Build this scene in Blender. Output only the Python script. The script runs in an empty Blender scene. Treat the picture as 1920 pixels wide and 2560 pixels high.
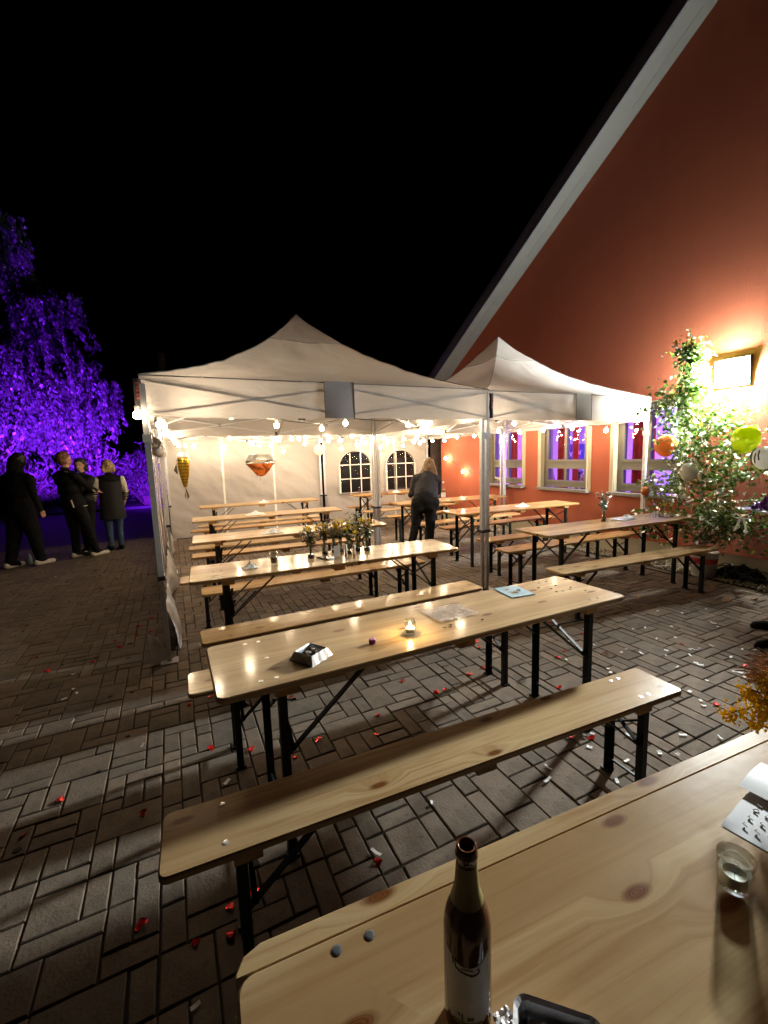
import bpy, math, random
from mathutils import Vector, Matrix, noise
R = math.radians
random.seed(7)
S = bpy.context.scene
COL = S.collection
PI = math.pi

# ------------------------------------------------------------------ camera
# world: X runs along the tables towards the orange wall, Y into the yard, Z up
PSI, PITCH, ROLL, HC = 0.4466104, 0.1306577, -0.0320384, 1.614
cX = Vector((math.cos(PSI), -math.sin(PSI), 0)); cY = Vector((math.sin(PSI), math.cos(PSI), 0)); cZ = Vector((0, 0, 1))
fwd = cY*math.cos(PITCH) - cZ*math.sin(PITCH)
up0 = cY*math.sin(PITCH) + cZ*math.cos(PITCH)
right = cX*math.cos(ROLL) + up0*math.sin(ROLL)
upv = -cX*math.sin(ROLL) + up0*math.cos(ROLL)
cam_d = bpy.data.cameras.new('camera'); cam = bpy.data.objects.new('camera', cam_d); COL.objects.link(cam)
m = Matrix((right, upv, -fwd)).transposed().to_4x4(); m.translation = Vector((0, 0, HC)); cam.matrix_world = m
cam_d.sensor_fit = 'HORIZONTAL'; cam_d.sensor_width = 36.0; cam_d.lens = 1098.31/1920*36.0
cam_d.clip_start = 0.02; cam_d.clip_end = 500
S.camera = cam

# ------------------------------------------------------------------ night sky and lamps
W = bpy.data.worlds.new('World'); S.world = W; W.use_nodes = True
wn = W.node_tree; bg = wn.nodes['Background']
sky = wn.nodes.new('ShaderNodeTexSky'); sky.sky_type = 'NISHITA'; sky.sun_disc = False
sky.sun_elevation = R(-6); sky.sun_rotation = R(200)
wn.links.new(sky.outputs[0], bg.inputs[0]); bg.inputs[1].default_value = 0.002
S.view_settings.view_transform = 'Standard'; S.view_settings.look = 'None'; S.view_settings.gamma = 1.0
S.view_settings.exposure = 1.35; S.view_settings.use_curve_mapping = False
S.cycles.use_denoising = True
S.cycles.max_bounces = 8; S.cycles.diffuse_bounces = 4; S.cycles.glossy_bounces = 4
S.cycles.transmission_bounces = 6; S.cycles.transparent_max_bounces = 24
S.cycles.sample_clamp_indirect = 6.0; S.cycles.caustics_reflective = False; S.cycles.caustics_refractive = False
try: S.cycles.use_light_tree = True
except Exception: pass
BULB_S, FLOOD_S, ROOM_W, TREE_W = 118.0, 1250.0, 95.0, 6800.0

def spot(name, loc, target, watts, col, size=R(90), rad=0.12):
    d = bpy.data.lights.new(name, 'SPOT'); d.energy = watts; d.color = col; d.spot_size = size; d.spot_blend = 0.6; d.shadow_soft_size = rad
    o = bpy.data.objects.new(name, d); COL.objects.link(o); o.location = loc
    o.rotation_euler = (Vector(target)-Vector(loc)).to_track_quat('-Z', 'Y').to_euler(); return o
def arealight(name, loc, target, watts, col, sx, sy):
    d = bpy.data.lights.new(name, 'AREA'); d.energy = watts; d.color = col; d.shape = 'RECTANGLE'; d.size = sx; d.size_y = sy
    o = bpy.data.objects.new(name, d); COL.objects.link(o); o.location = loc
    o.rotation_euler = (Vector(target)-Vector(loc)).to_track_quat('-Z', 'Y').to_euler(); return o
UV = (0.17, 0.01, 1.0)
# violet floods that light the trees behind the guests, and the violet party light inside the hall
spot('violet_tree_flood', (-3.4, 15.0, 0.3), (-3.2, 20, 4.6), TREE_W*1.3, UV, R(80))
spot('violet_hedge_flood', (-0.6, 14.6, 0.3), (-0.9, 18.6, 2.4), TREE_W*0.6, UV, R(78))
arealight('hall_violet_light', (8.6, 5.5, 2.75), (8.4, 5.5, 0), ROOM_W*2.2, (0.22, 0.12, 1.0), 1.6, 4.0)
arealight('hall_pink_light', (7.2, 7.9, 2.7), (7.6, 7.4, 0.8), ROOM_W*0.22, (1.0, 0.12, 0.45), 0.4, 0.4)

# ------------------------------------------------------------------ materials
MATS = {}
def nt(name):
    m = bpy.data.materials.new(name); m.use_nodes = True
    t = m.node_tree; t.nodes.clear()
    out = t.nodes.new('ShaderNodeOutputMaterial')
    return m, t, out
class NG:
    def __init__(s, t): s.t = t
    def n(s, k, **kw):
        x = s.t.nodes.new('ShaderNode'+k)
        for a, b in kw.items(): setattr(x, a, b)
        return x
    def l(s, a, b): s.t.links.new(a, b)
    def noise(s, vec, scale, detail=3, rough=.55, dist=0):
        x = s.n('TexNoise'); x.inputs['Scale'].default_value = scale; x.inputs['Detail'].default_value = detail
        x.inputs['Roughness'].default_value = rough; x.inputs['Distortion'].default_value = dist
        if vec is not None: s.l(vec, x.inputs['Vector'])
        return x
    def mapping(s, vec, scale=(1, 1, 1), rot=(0, 0, 0)):
        x = s.n('Mapping'); x.inputs['Scale'].default_value = scale; x.inputs['Rotation'].default_value = rot
        s.l(vec, x.inputs['Vector']); return x.outputs[0]
    def ramp(s, fac, stops):
        x = s.n('ValToRGB'); e = x.color_ramp.elements
        while len(e) < len(stops): e.new(.5)
        for i, (p, c) in enumerate(stops): e[i].position = p; e[i].color = tuple(c)+(1,) if len(c) == 3 else c
        s.l(fac, x.inputs[0]); return x.outputs[0]
    def mix(s, fac, a, b, mode='MIX'):
        x = s.n('MixRGB', blend_type=mode)
        for v, i in ((fac, 0), (a, 1), (b, 2)):
            if isinstance(v, (int, float)): x.inputs[i].default_value = v if i == 0 else (v, v, v, 1)
            elif isinstance(v, tuple): x.inputs[i].default_value = v+(1,) if len(v) == 3 else v
            else: s.l(v, x.inputs[i])
        return x.outputs[0]
    def math(s, op, a, b=None, c=None):
        x = s.n('Math', operation=op)
        for i, v in enumerate((a, b, c)):
            if v is None: continue
            if isinstance(v, (int, float)): x.inputs[i].default_value = v
            else: s.l(v, x.inputs[i])
        return x.outputs[0]
    def bump(s, h, strength=.2, dist=.01, nrm=None):
        x = s.n('Bump'); x.inputs['Strength'].default_value = strength; x.inputs['Distance'].default_value = dist
        s.l(h, x.inputs['Height'])
        if nrm is not None: s.l(nrm, x.inputs['Normal'])
        return x.outputs[0]
    def bsdf(s, out=None, col=None, rough=.5, metal=0, nrm=None, spec=.5, coat=0, coat_r=.1, trans=0, alpha=None, ior=1.5):
        x = s.n('BsdfPrincipled')
        def put(k, v):
            if v is None: return
            if isinstance(v, (int, float)): x.inputs[k].default_value = v
            elif isinstance(v, tuple): x.inputs[k].default_value = v+(1,) if len(v) == 3 else v
            else: s.l(v, x.inputs[k])
        put('Base Color', col); put('Roughness', rough); put('Metallic', metal); put('Normal', nrm)
        put('Specular IOR Level', spec); put('Coat Weight', coat); put('Coat Roughness', coat_r)
        put('Transmission Weight', trans); put('IOR', ior); put('Alpha', alpha)
        if out is not None: s.l(x.outputs[0], out.inputs[0])
        return x
def mat(name, fn):
    if name not in MATS:
        m, t, out = nt(name); fn(NG(t), out); MATS[name] = m
    return MATS[name]
def plain(name, col, rough=.5, metal=0, var=.12, scale=18, bump=0.0, spec=.5, coat=0):
    def f(g, out):
        tc = g.n('TexCoord').outputs['Object']
        nz = g.noise(tc, scale, 4).outputs[0]
        d = tuple(c*(1-var) for c in col); b = tuple(min(1, c*(1+var)) for c in col)
        c = g.ramp(nz, [(.3, d), (.7, b)])
        nr = g.bump(nz, bump, .01) if bump else None
        r = g.math('MULTIPLY_ADD', nz, .2, max(.02, rough-.1))
        g.bsdf(out, c, r, metal, nr, spec, coat)
    return mat(name, f)
def emis(name, col, strength):
    def f(g, out):
        e = g.n('Emission'); e.inputs[0].default_value = col+(1,); e.inputs[1].default_value = strength
        g.l(e.outputs[0], out.inputs[0])
    return mat(name, f)

def wood(name, light, dark, knot, rough=.24, tint=1.0):
    def f(g, out):
        tc = g.n('TexCoord').outputs['Object']; oi = g.n('ObjectInfo').outputs['Random']
        off = g.n('CombineXYZ'); g.l(g.math('MULTIPLY', oi, 37.0), off.inputs[0]); g.l(g.math('MULTIPLY', oi, 11.0), off.inputs[1])
        v = g.n('VectorMath', operation='ADD'); g.l(tc, v.inputs[0]); g.l(off.outputs[0], v.inputs[1]); v = v.outputs[0]
        # knots: sparse cells, stretched a little along the board
        vm = g.mapping(v, (2.7, 6.8, 0.01))
        vo = g.n('TexVoronoi', voronoi_dimensions='2D'); vo.inputs['Scale'].default_value = 1.0; g.l(vm, vo.inputs['Vector'])
        vo.inputs['Randomness'].default_value = 1.0
        cell = g.n('SeparateXYZ'); g.l(vo.outputs['Color'], cell.inputs[0])
        has = g.math('GREATER_THAN', cell.outputs[0], .42)
        dist = vo.outputs['Distance']
        kfac = g.math('MULTIPLY', g.ramp(dist, [(.0, (1, 1, 1)), (.06, (1, 1, 1)), (.115, (0, 0, 0))]), has)
        halo = g.math('MULTIPLY', g.ramp(dist, [(.05, (1, 1, 1)), (.34, (0, 0, 0))]), has)
        # grain bends round the knots
        warp = g.n('CombineXYZ'); g.l(g.math('MULTIPLY', halo, .045), warp.inputs[1])
        v2 = g.n('VectorMath', operation='ADD'); g.l(v, v2.inputs[0]); g.l(warp.outputs[0], v2.inputs[1]); v2 = v2.outputs[0]
        gr = g.noise(g.mapping(v2, (1.0, 26, 26)), 1.6, 5, .6, .6).outputs[0]
        fine = g.noise(g.mapping(v2, (3.5, 150, 150)), 1.5, 3, .6).outputs[0]
        broad = g.noise(g.mapping(v2, (.45, 6.5, 6)), 1.0, 2, .5, .4).outputs[0]
        c = g.ramp(gr, [(.34, dark), (.5, tuple((a*2+b)/3 for a, b in zip(light, dark))), (.64, light)])
        c = g.mix(g.ramp(broad, [(.42, (0, 0, 0)), (.62, (.75, .75, .75))]), c, tuple(d*.86 for d in dark))
        c = g.mix(g.math('MULTIPLY', fine, .25), c, tuple(d*.7 for d in dark))
        c = g.mix(g.math('MULTIPLY', halo, .35), c, tuple(d*.75 for d in dark))
        kr = g.ramp(g.math('FRACT', g.math('MULTIPLY', dist, 42.0)), [(.0, knot), (.6, tuple(k*1.9 for k in knot)), (1, knot)])
        c = g.mix(kfac, c, kr)
        # wear: scuffed matt smears in the lacquer
        wear = g.noise(g.mapping(v, (2.2, 5, 5)), 2.0, 5, .7).outputs[0]
        wf = g.ramp(wear, [(.55, (0, 0, 0)), (.75, (1, 1, 1))])
        c = g.mix(g.math('MULTIPLY', wf, .12), c, (.42, .35, .27))
        rr = g.math('MULTIPLY_ADD', wf, .22, g.math('MULTIPLY_ADD', fine, .10, rough-.05))
        nr = g.bump(g.mix(.35, gr, fine), .07, .004)
        nr = g.bump(g.noise(v, 14, 2).outputs[0], .05, .01, nr)
        g.bsdf(out, c, g.math('ADD', rr, .1), 0, nr, .05, .38, .13)
    return mat(name, f)
PINE = wood('lacquered_pine', (.57, .415, .225), (.36, .215, .095), (.10, .036, .011), .22)
PINE2 = wood('honey_pine', (.52, .33, .14), (.34, .175, .06), (.12, .05, .02), .27)
STEEL = plain('dark_green_steel', (.007, .010, .009), .5, 0, .3, 40, .05, .22)
ALU = plain('brushed_aluminium', (.55, .55, .56), .32, .85, .12, 30, .03)
ALUW = plain('white_grey_steel', (.6, .6, .61), .38, .35, .1, 30)
BLACKP = plain('black_plastic', (.02, .02, .021), .45)

def paving_mat(g, out):
    tc = g.n('TexCoord').outputs['Object']
    at = g.n('Attribute', attribute_name='tone'); tone = at.outputs['Fac']
    n1 = g.noise(tc, 9, 6, .65).outputs[0]; n2 = g.noise(tc, 120, 4, .7).outputs[0]
    vz = g.n('TexVoronoi'); vz.inputs['Scale'].default_value = 75; g.l(tc, vz.inputs['Vector'])
    base = g.ramp(tone, [(0, (.145, .115, .090)), (.35, (.185, .142, .108)), (.7, (.22, .170, .130)), (1, (.16, .135, .11))])
    c = g.mix(g.math('MULTIPLY', g.ramp(n1, [(.35, (0, 0, 0)), (.7, (1, 1, 1))]), .42), base, (.065, .052, .04))
    c = g.mix(g.math('MULTIPLY', n2, .35), c, (.17, .14, .115))
    st = g.noise(tc, 2.3, 4, .6).outputs[0]
    dirt = g.noise(tc, 28, 5, .8).outputs[0]; c = g.mix(g.math('MULTIPLY', g.ramp(dirt, [(.56, (0, 0, 0)), (.64, (1, 1, 1))]), .45), c, (.05, .042, .034))
    c = g.mix(g.math('MULTIPLY', g.ramp(st, [(.52, (0, 0, 0)), (.68, (1, 1, 1))]), .4), c, (.055, .045, .036))
    h = g.mix(.4, n2, n1); h = g.mix(.25, h, vz.outputs['Distance'])
    g.bsdf(out, c, g.math('MULTIPLY_ADD', n1, .2, .75), 0, g.bump(h, .6, .006), .12)
PAVE = mat('concrete_paver', paving_mat)
def joint_mat(g, out):
    tc = g.n('TexCoord').outputs['Object']; n = g.noise(tc, 60, 4).outputs[0]
    g.bsdf(out, g.ramp(n, [(.3, (.022, .017, .013)), (.7, (.055, .042, .03))]), .95, 0, g.bump(n, .5, .006), .1)
JOINT = mat('joint_sand', joint_mat)
def asphalt_mat(g, out):
    tc = g.n('TexCoord').outputs['Object']; n = g.noise(tc, 90, 5, .7).outputs[0]; b = g.noise(tc, .8, 4).outputs[0]
    g.bsdf(out, g.mix(g.math('MULTIPLY', b, .5), g.ramp(n, [(.3, (.022, .022, .023)), (.75, (.075, .072, .07))]), (.03, .028, .027)), .85, 0, g.bump(n, .5, .01), .3)
ASPH = mat('asphalt', asphalt_mat)
def stucco(name, col, b=.35):
    def f(g, out):
        tc = g.n('TexCoord').outputs['Object']
        n = g.noise(tc, 55, 6, .75).outputs[0]; big = g.noise(tc, .55, 4, .6).outputs[0]
        c = g.mix(g.math('MULTIPLY', g.ramp(big, [(.35, (0, 0, 0)), (.7, (1, 1, 1))]), .25), col, tuple(x*.72 for x in col))
        sk = g.noise(g.mapping(tc, (1, 3.2, .45)), 1.1, 5, .65).outputs[0]; c = g.mix(g.math('MULTIPLY', g.ramp(sk, [(.45, (0, 0, 0)), (.7, (1, 1, 1))]), .22), c, tuple(x*.62 for x in col))
        c = g.mix(g.math('MULTIPLY', n, .3), c, tuple(x*.55 for x in col))
        g.bsdf(out, c, .78, 0, g.bump(n, b, .008), .3)
    return mat(name, f)
ORANGE = stucco('orange_render', (.385, .098, .050), .5)
CREAM = stucco('cream_plaster', (.50, .43, .30), .2)
PLINTH = stucco('pale_plinth_render', (.52, .46, .34), .3)
SOFFIT = stucco('pale_grey_soffit', (.145, .14, .128), .25)
FASCIA = plain('dark_grey_sheet_metal', (.10, .10, .115), .45, .3)
WINF = plain('taupe_window_frame', (.135, .122, .095), .42, 0, .06)
SILL = plain('grey_stone_sill', (.17, .155, .135), .6, 0, .15, 40, .1)
def fabric(name, col, transl, b=.25, sc=7):
    def f(g, out):
        tc = g.n('TexCoord').outputs['Object']
        wr = g.noise(g.mapping(tc, (1, 1, 1.7)), sc, 5, .6, .8).outputs[0]; wv = g.noise(tc, 380, 2).outputs[0]
        nr = g.bump(wv, .08, .002, g.bump(wr, b, .02))
        c = g.mix(g.math('MULTIPLY', g.noise(tc, 3, 4).outputs[0], .12), col, tuple(x*.8 for x in col))
        d = g.n('BsdfDiffuse'); g.l(c, d.inputs[0]); g.l(nr, d.inputs['Normal'])
        t = g.n('BsdfTranslucent'); g.l(c, t.inputs[0]); g.l(nr, t.inputs['Normal'])
        mx = g.n('MixShader'); mx.inputs[0].default_value = transl; g.l(d.outputs[0], mx.inputs[1]); g.l(t.outputs[0], mx.inputs[2])
        gl = g.n('BsdfGlossy'); gl.inputs['Roughness'].default_value = .6; g.l(nr, gl.inputs['Normal'])
        fr = g.n('Fresnel'); fr.inputs[0].default_value = 1.3; m2 = g.n('MixShader')
        g.l(g.math('MULTIPLY', fr.outputs[0], .08), m2.inputs[0]); g.l(mx.outputs[0], m2.inputs[1]); g.l(gl.outputs[0], m2.inputs[2])
        g.l(m2.outputs[0], out.inputs[0])
    return mat(name, f)
CANVAS = fabric('white_tent_canvas', (.54, .515, .495), .39)
CANVAS2 = fabric('white_tent_side_canvas', (.50, .47, .445), .25, .4, 4)
GREYCLOTH = fabric('grey_pocket_cloth', (.40, .38, .40), .22)
SEAM = plain('grey_piping', (.13, .12, .12), .8)
def film(name, tint, opac, rough=.1, b=.7, sc=9, stretch=(1, 1, 1)):
    def f(g, out):
        tc = g.n('TexCoord').outputs['Object']
        n = g.noise(g.mapping(tc, stretch, (0, R(35), 0)), sc, 4, .6, 1.2).outputs[0]; nr = g.bump(n, b, .03)
        d = g.n('BsdfDiffuse'); d.inputs[0].default_value = tint+(1,)
        tr = g.n('BsdfTransparent'); tr.inputs[0].default_value = (.9, .9, .9, 1)
        m1 = g.n('MixShader'); m1.inputs[0].default_value = opac; g.l(tr.outputs[0], m1.inputs[1]); g.l(d.outputs[0], m1.inputs[2])
        gl = g.n('BsdfGlossy'); gl.inputs['Roughness'].default_value = rough; g.l(nr, gl.inputs['Normal'])
        fr = g.n('Fresnel'); fr.inputs[0].default_value = 1.5; g.l(nr, fr.inputs['Normal'])
        m2 = g.n('MixShader'); g.l(g.math('MULTIPLY', fr.outputs[0], .65), m2.inputs[0]); g.l(m1.outputs[0], m2.inputs[1]); g.l(gl.outputs[0], m2.inputs[2])
        g.l(m2.outputs[0], out.inputs[0])
    return mat(name, f)
FILM = film('creased_window_film', (.03, .03, .035), .35, .08, .9, 11, (1, 1, .45))
SIDEFILM = film('cloudy_side_film', (.34, .25, .20), .25, .22, .6, 7)
GLASSP = film('window_glass', (.3, .3, .35), .0, .015, .01, 2)
CLEAR = film('clear_plastic_sleeve', (.7, .72, .74), .16, .09, .8, 24)
def thin_glass(name, tint, lo=.05):
    def f(g, out):
        tr = g.n('BsdfTransparent'); tr.inputs[0].default_value = tint+(1,)
        gl = g.n('BsdfGlossy'); gl.inputs['Roughness'].default_value = .03
        lw = g.n('LayerWeight'); lw.inputs[0].default_value = .35
        mx = g.n('MixShader'); g.l(g.math('MULTIPLY_ADD', lw.outputs['Facing'], .55, lo), mx.inputs[0])
        g.l(tr.outputs[0], mx.inputs[1]); g.l(gl.outputs[0], mx.inputs[2]); g.l(mx.outputs[0], out.inputs[0])
    return mat(name, f)
GLASS = thin_glass('clear_glass', (.93, .96, .95))
def real_glass(name, col, rough=0.0, ior=1.5):
    def f(g, out): g.bsdf(out, col, rough, 0, None, .5, 0, .1, 1.0, None, ior)
    return mat(name, f)
BROWNGLASS = plain('brown_bottle_glass', (.10, .032, .010), .10, 0, .2, 6, 0, .35, 0)
NECKFOIL = plain('olive_neck_paper', (.30, .24, .075), .5, 0, .15, 20)
LABELW = plain('pale_grey_label_paper', (.78, .78, .80), .55, 0, .08, 30)
INK = plain('black_ink', (.02, .02, .022), .6)
FOIL = plain('crinkled_aluminium_foil', (.75, .75, .78), .38, .35, .15, 30, .25)
PAPER = plain('white_paper', (.78, .78, .77), .7, 0, .05)
WAX = plain('white_candle_wax', (.80, .77, .68), .5)
ASH = plain('grey_ash', (.06, .055, .05), .9, 0, .5, 80, .6)
SCREW = plain('zinc_screw_head', (.75, .74, .70), .35, .7)
SCREWD = plain('dull_screw_head', (.09, .10, .11), .5, .5)
PURPLE = plain('purple_plastic', (.22, .02, .30), .35)
REDFOIL = plain('red_metallic_foil', (.80, .03, .02), .25, .55, .2, 60, .3)
BARK = plain('birch_bark', (.42, .38, .31), .8, 0, .5, 25, .5)
TWIG = plain('dark_twig', (.07, .04, .025), .8, 0, .3)
def leaf(name, a, b, tr=.33):
    def f(g, out):
        at = g.n('Attribute', attribute_name='tone'); c = g.ramp(at.outputs['Fac'], [(0, a), (.72, b), (.86, (.30, .27, .04)), (1, (.42, .26, .03))])
        d = g.n('BsdfDiffuse'); g.l(c, d.inputs[0]); t = g.n('BsdfTranslucent'); g.l(c, t.inputs[0])
        mx = g.n('MixShader'); mx.inputs[0].default_value = tr; g.l(d.outputs[0], mx.inputs[1]); g.l(t.outputs[0], mx.inputs[2])
        gl = g.n('BsdfGlossy'); gl.inputs['Roughness'].default_value = .35; fr = g.n('Fresnel'); fr.inputs[0].default_value = 1.45
        m2 = g.n('MixShader'); g.l(g.math('MULTIPLY', fr.outputs[0], .8), m2.inputs[0]); g.l(mx.outputs[0], m2.inputs[1]); g.l(gl.outputs[0], m2.inputs[2]); g.l(m2.outputs[0], out.inputs[0])
    return mat(name, f)
LEAF = leaf('birch_leaf', (.06, .125, .02), (.12, .21, .035))
LEAFD = leaf('yard_tree_leaf', (.06, .085, .05), (.10, .12, .08), .5)
STEMG = plain('green_stem', (.06, .10, .025), .6)
YELLOWF = fabric('yellow_petal', (.85, .60, .03), .5, .1, 60)
WHITEF = plain('white_petal', (.68, .66, .58), .7, 0, .2, 60)
DRYF = plain('dry_brown_petal', (.36, .20, .13), .8, 0, .3, 60)
CURTAIN = plain('red_curtain_cloth', (.50, .03, .02), .85, 0, .2, 12)
SKIN = plain('skin', (.50, .28, .20), .55, 0, .1)
BLACKC = plain('black_cloth', (.007, .007, .008), .9, 0, .3, 30, 0, .2)
CHAR = plain('charcoal_cloth', (.010, .009, .012), .85, 0, .2, 30)
JEANS = plain('blue_denim', (.035, .07, .13), .85, 0, .25, 40)
WHITEC = plain('white_cloth', (.62, .58, .50), .8, 0, .1)
REFLECT = plain('reflective_tape', (.85, .85, .6), .3, .2)
BLOND = plain('blond_hair', (.42, .28, .13), .55, 0, .3, 60)
BROWNH = plain('brown_hair', (.20, .12, .06), .5, 0, .35, 60)
GINGER = plain('short_reddish_hair', (.16, .06, .03), .7, 0, .3, 60)
GRAVELM = plain('gravel_pebble', (.30, .25, .18), .85, 0, .5, 40, .4)

# ------------------------------------------------------------------ mesh helper
class MB:
    def __init__(s): s.v = []; s.f = []; s.tone = []
    def add(s, vs, fs):
        o = len(s.v); s.v += [tuple(x) for x in vs]; s.f += [tuple(i+o for i in f) for f in fs]; return s
    def box(s, c, d, rz=0, M=None):
        hx, hy, hz = d[0]/2, d[1]/2, d[2]/2; vs = []
        cr, sr = math.cos(rz), math.sin(rz)
        for z in (-hz, hz):
            for x, y in ((-hx, -hy), (hx, -hy), (hx, hy), (-hx, hy)):
                p = Vector((x*cr-y*sr, x*sr+y*cr, z))
                if M is not None: p = M @ p
                vs.append(p+Vector(c))
        return s.add(vs, [(3, 2, 1, 0), (4, 5, 6, 7), (0, 1, 5, 4), (1, 2, 6, 5), (2, 3, 7, 6), (3, 0, 4, 7)])
    def bar(s, a, b, w, h=None):
        a, b = Vector(a), Vector(b); h = h or w; d = b-a; L = d.length
        q = d.to_track_quat('Z', 'Y').to_matrix()
        return s.box((a+b)/2, (w, h, L), 0, q)
    def tube(s, pts, r, n=8, caps=True, closed=False):
        pts = [Vector(p) for p in pts]; k = len(pts); rs = r if isinstance(r, (list, tuple)) else [r]*k
        rings = []; ref = None
        for i, p in enumerate(pts):
            d = (pts[min(i+1, k-1)]-pts[max(i-1, 0)])
            if d.length < 1e-9: d = Vector((0, 0, 1))
            d.normalize()
            if ref is None: ref = d.orthogonal().normalized()
            x = (ref - d*ref.dot(d))
            if x.length < 1e-6: x = d.orthogonal()
            x.normalize(); y = d.cross(x); ref = x
            rings.append([p + (x*math.cos(2*PI*j/n)+y*math.sin(2*PI*j/n))*rs[i] for j in range(n)])
        vs = [q for rg in rings for q in rg]; fs = []
        for i in range(k-1):
            for j in range(n):
                a, b = i*n+j, i*n+(j+1) % n
                fs.append((a, b, b+n, a+n))
        if caps: fs += [tuple(range(n-1, -1, -1)), tuple(range((k-1)*n, k*n))]
        return s.add(vs, fs)
    def lathe(s, prof, n=20, c=(0, 0, 0), cap=True, sx=1, sy=1):
        vs = []; fs = []; k = len(prof)
        for r, z in prof:
            for j in range(n):
                a = 2*PI*j/n; vs.append((c[0]+r*math.cos(a)*sx, c[1]+r*math.sin(a)*sy, c[2]+z))
        for i in range(k-1):
            for j in range(n):
                a, b = i*n+j, i*n+(j+1) % n; fs.append((a, b, b+n, a+n))
        if cap: fs += [tuple(range(n-1, -1, -1)), tuple(range((k-1)*n, k*n))]
        return s.add(vs, fs)
    def prism(s, poly, z0, z1, bev=0, plane='xy', axis0=0):
        # poly: outline (ccw); optional bevel made by shrinking towards the centroid-normal
        n = len(poly)
        def inset(d):
            o = []
            for i in range(n):
                p0, p1, p2 = Vector(poly[i-1]), Vector(poly[i]), Vector(poly[(i+1) % n])
                e1 = (p1-p0).normalized(); e2 = (p2-p1).normalized()
                nn = Vector((-e1.y-e2.y, e1.x+e2.x))
                if nn.length < 1e-6: nn = Vector((-e1.y, e1.x))
                nn.normalize(); o.append(p1+nn*d)
            return o
        lv = [(z0, 0), (z1, 0)] if not bev else [(z0, bev), (z0+bev, 0), (z1-bev, 0), (z1, bev)]
        vs = []
        for z, d in lv:
            for p in (inset(d) if d else [Vector(q) for q in poly]): vs.append((p.x, p.y, z))
        fs = []
        for i in range(len(lv)-1):
            for j in range(n):
                a, b = i*n+j, i*n+(j+1) % n; fs.append((a, b, b+n, a+n))
        fs += [tuple(range(n-1, -1, -1)), tuple(range((len(lv)-1)*n, len(lv)*n))]
        return s.add(vs, fs)
    def grid(s, fn, nu, nv, keep=None):
        vs = [fn(i/nu, j/nv) for j in range(nv+1) for i in range(nu+1)]; fs = []
        for j in range(nv):
            for i in range(nu):
                if keep and not keep((i+.5)/nu, (j+.5)/nv): continue
                a = j*(nu+1)+i; fs.append((a, a+1, a+nu+2, a+nu+1))
        return s.add(vs, fs)
    def mesh(s, name, smooth=False):
        me = bpy.data.meshes.new(name); me.from_pydata(s.v, [], s.f); me.update()
        if smooth: me.polygons.foreach_set('use_smooth', [True]*len(me.polygons))
        if s.tone:
            at = me.attributes.new('tone', 'FLOAT', 'FACE'); at.data.foreach_set('value', s.tone)
        return me
    def build(s, name, m, parent=None, smooth=False, loc=None, **tags):
        me = s.mesh(name, smooth)
        if m is not None:
            for x in (m if isinstance(m, (list, tuple)) else [m]): me.materials.append(x)
        o = bpy.data.objects.new(name, me); COL.objects.link(o)
        if parent is not None: o.parent = parent
        if loc is not None: o.location = loc
        for k, v in tags.items(): o[k] = v
        return o
def thing(name, label, cat, loc=(0, 0, 0), rz=0, group=None):
    o = bpy.data.objects.new(name, None); COL.objects.link(o); o.location = loc; o.rotation_euler = (0, 0, rz)
    o.empty_display_size = .1
    o['label'] = label; o['category'] = cat
    if group: o['group'] = group
    return o
def tag(o, label=None, cat=None, group=None, kind=None):
    if label: o['label'] = label
    if cat: o['category'] = cat
    if group: o['group'] = group
    if kind: o['kind'] = kind
    return o
def dup(root, loc, rz=0, label=None, group=None):
    kids = {}
    for o in CHILD.get(root.name, []): pass
    r = root.copy(); COL.objects.link(r); r.location = loc; r.rotation_euler = (0, 0, rz)
    if label: r['label'] = label
    if group: r['group'] = group
    for ch in list(root.children):
        c = ch.copy(); COL.objects.link(c); c.parent = r
        for gch in list(ch.children):
            d = gch.copy(); COL.objects.link(d); d.parent = c
    return r
CHILD = {}
def rrect(L, Wd, rc, n=5):
    o = []
    for cx, cy, a0 in ((L-rc, rc, -90), (L-rc, Wd-rc, 0), (rc, Wd-rc, 90), (rc, rc, 180)):
        for i in range(n+1):
            a = R(a0+90*i/n); o.append((cx+rc*math.cos(a), cy+rc*math.sin(a)))
    return o
def fbm(x, y, z=0, o=3): return noise.fractal(Vector((x, y, z)), 1.0, 2.0, o)


# ================================================================== THE GROUND
b = MB(); b.add([(-120, -60, -.03), (120, -60, -.03), (120, 160, -.03), (-120, 160, -.03)], [(0, 1, 2, 3)])
tag(b.build('asphalt_ground', ASPH), kind='structure')
PX0, PX1, PY0, PY1 = -8.6, 5.72, -1.2, 10.6
b = MB(); b.box(((PX0+PX1)/2, (PY0+PY1)/2, -.0325), (PX1-PX0, PY1-PY0, .051))
paving = tag(b.build('paving', JOINT), kind='structure')
# tables and benches: near-left corner x, y, angle, kind
TAB = dict(D=(-.005, .215, -3.6), A=(.075, 1.575, .3), E=(.045, 3.28, -3.4), G=(.13, 4.86, -3.0), H=(.20, 6.58, -2.2), I=(.40, 8.42, -1.5),
           J=(3.26, 3.13, -3.4), N=(3.47, 4.88, -2.6), O=(3.40, 6.45, -2.6), Q=(3.46, 8.46, .4))
BEN = dict(B=(-.13, 1.235, -2.6), C2=(-.02, 2.235, -.9), C=(.08, 2.845, .6), F=(.145, 3.925, -.8), G0=(-.02, 4.42, -3.), G1=(.135, 5.53, -2.6), G2=(.12, 6.07, -1.6),
           H1=(.20, 7.58, -1.6), H2=(.34, 8.10, -1.2), K=(3.14, 2.81, -4.1), L=(3.32, 3.76, -2.), M=(3.51, 4.35, -2.3), N1=(3.63, 5.44, -1.), N2=(3.42, 6.01, 0.),
           O1=(3.50, 7.06, -1.), Q2=(3.43, 8.03, .6), Q1=(3.49, 8.98, .6))
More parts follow.
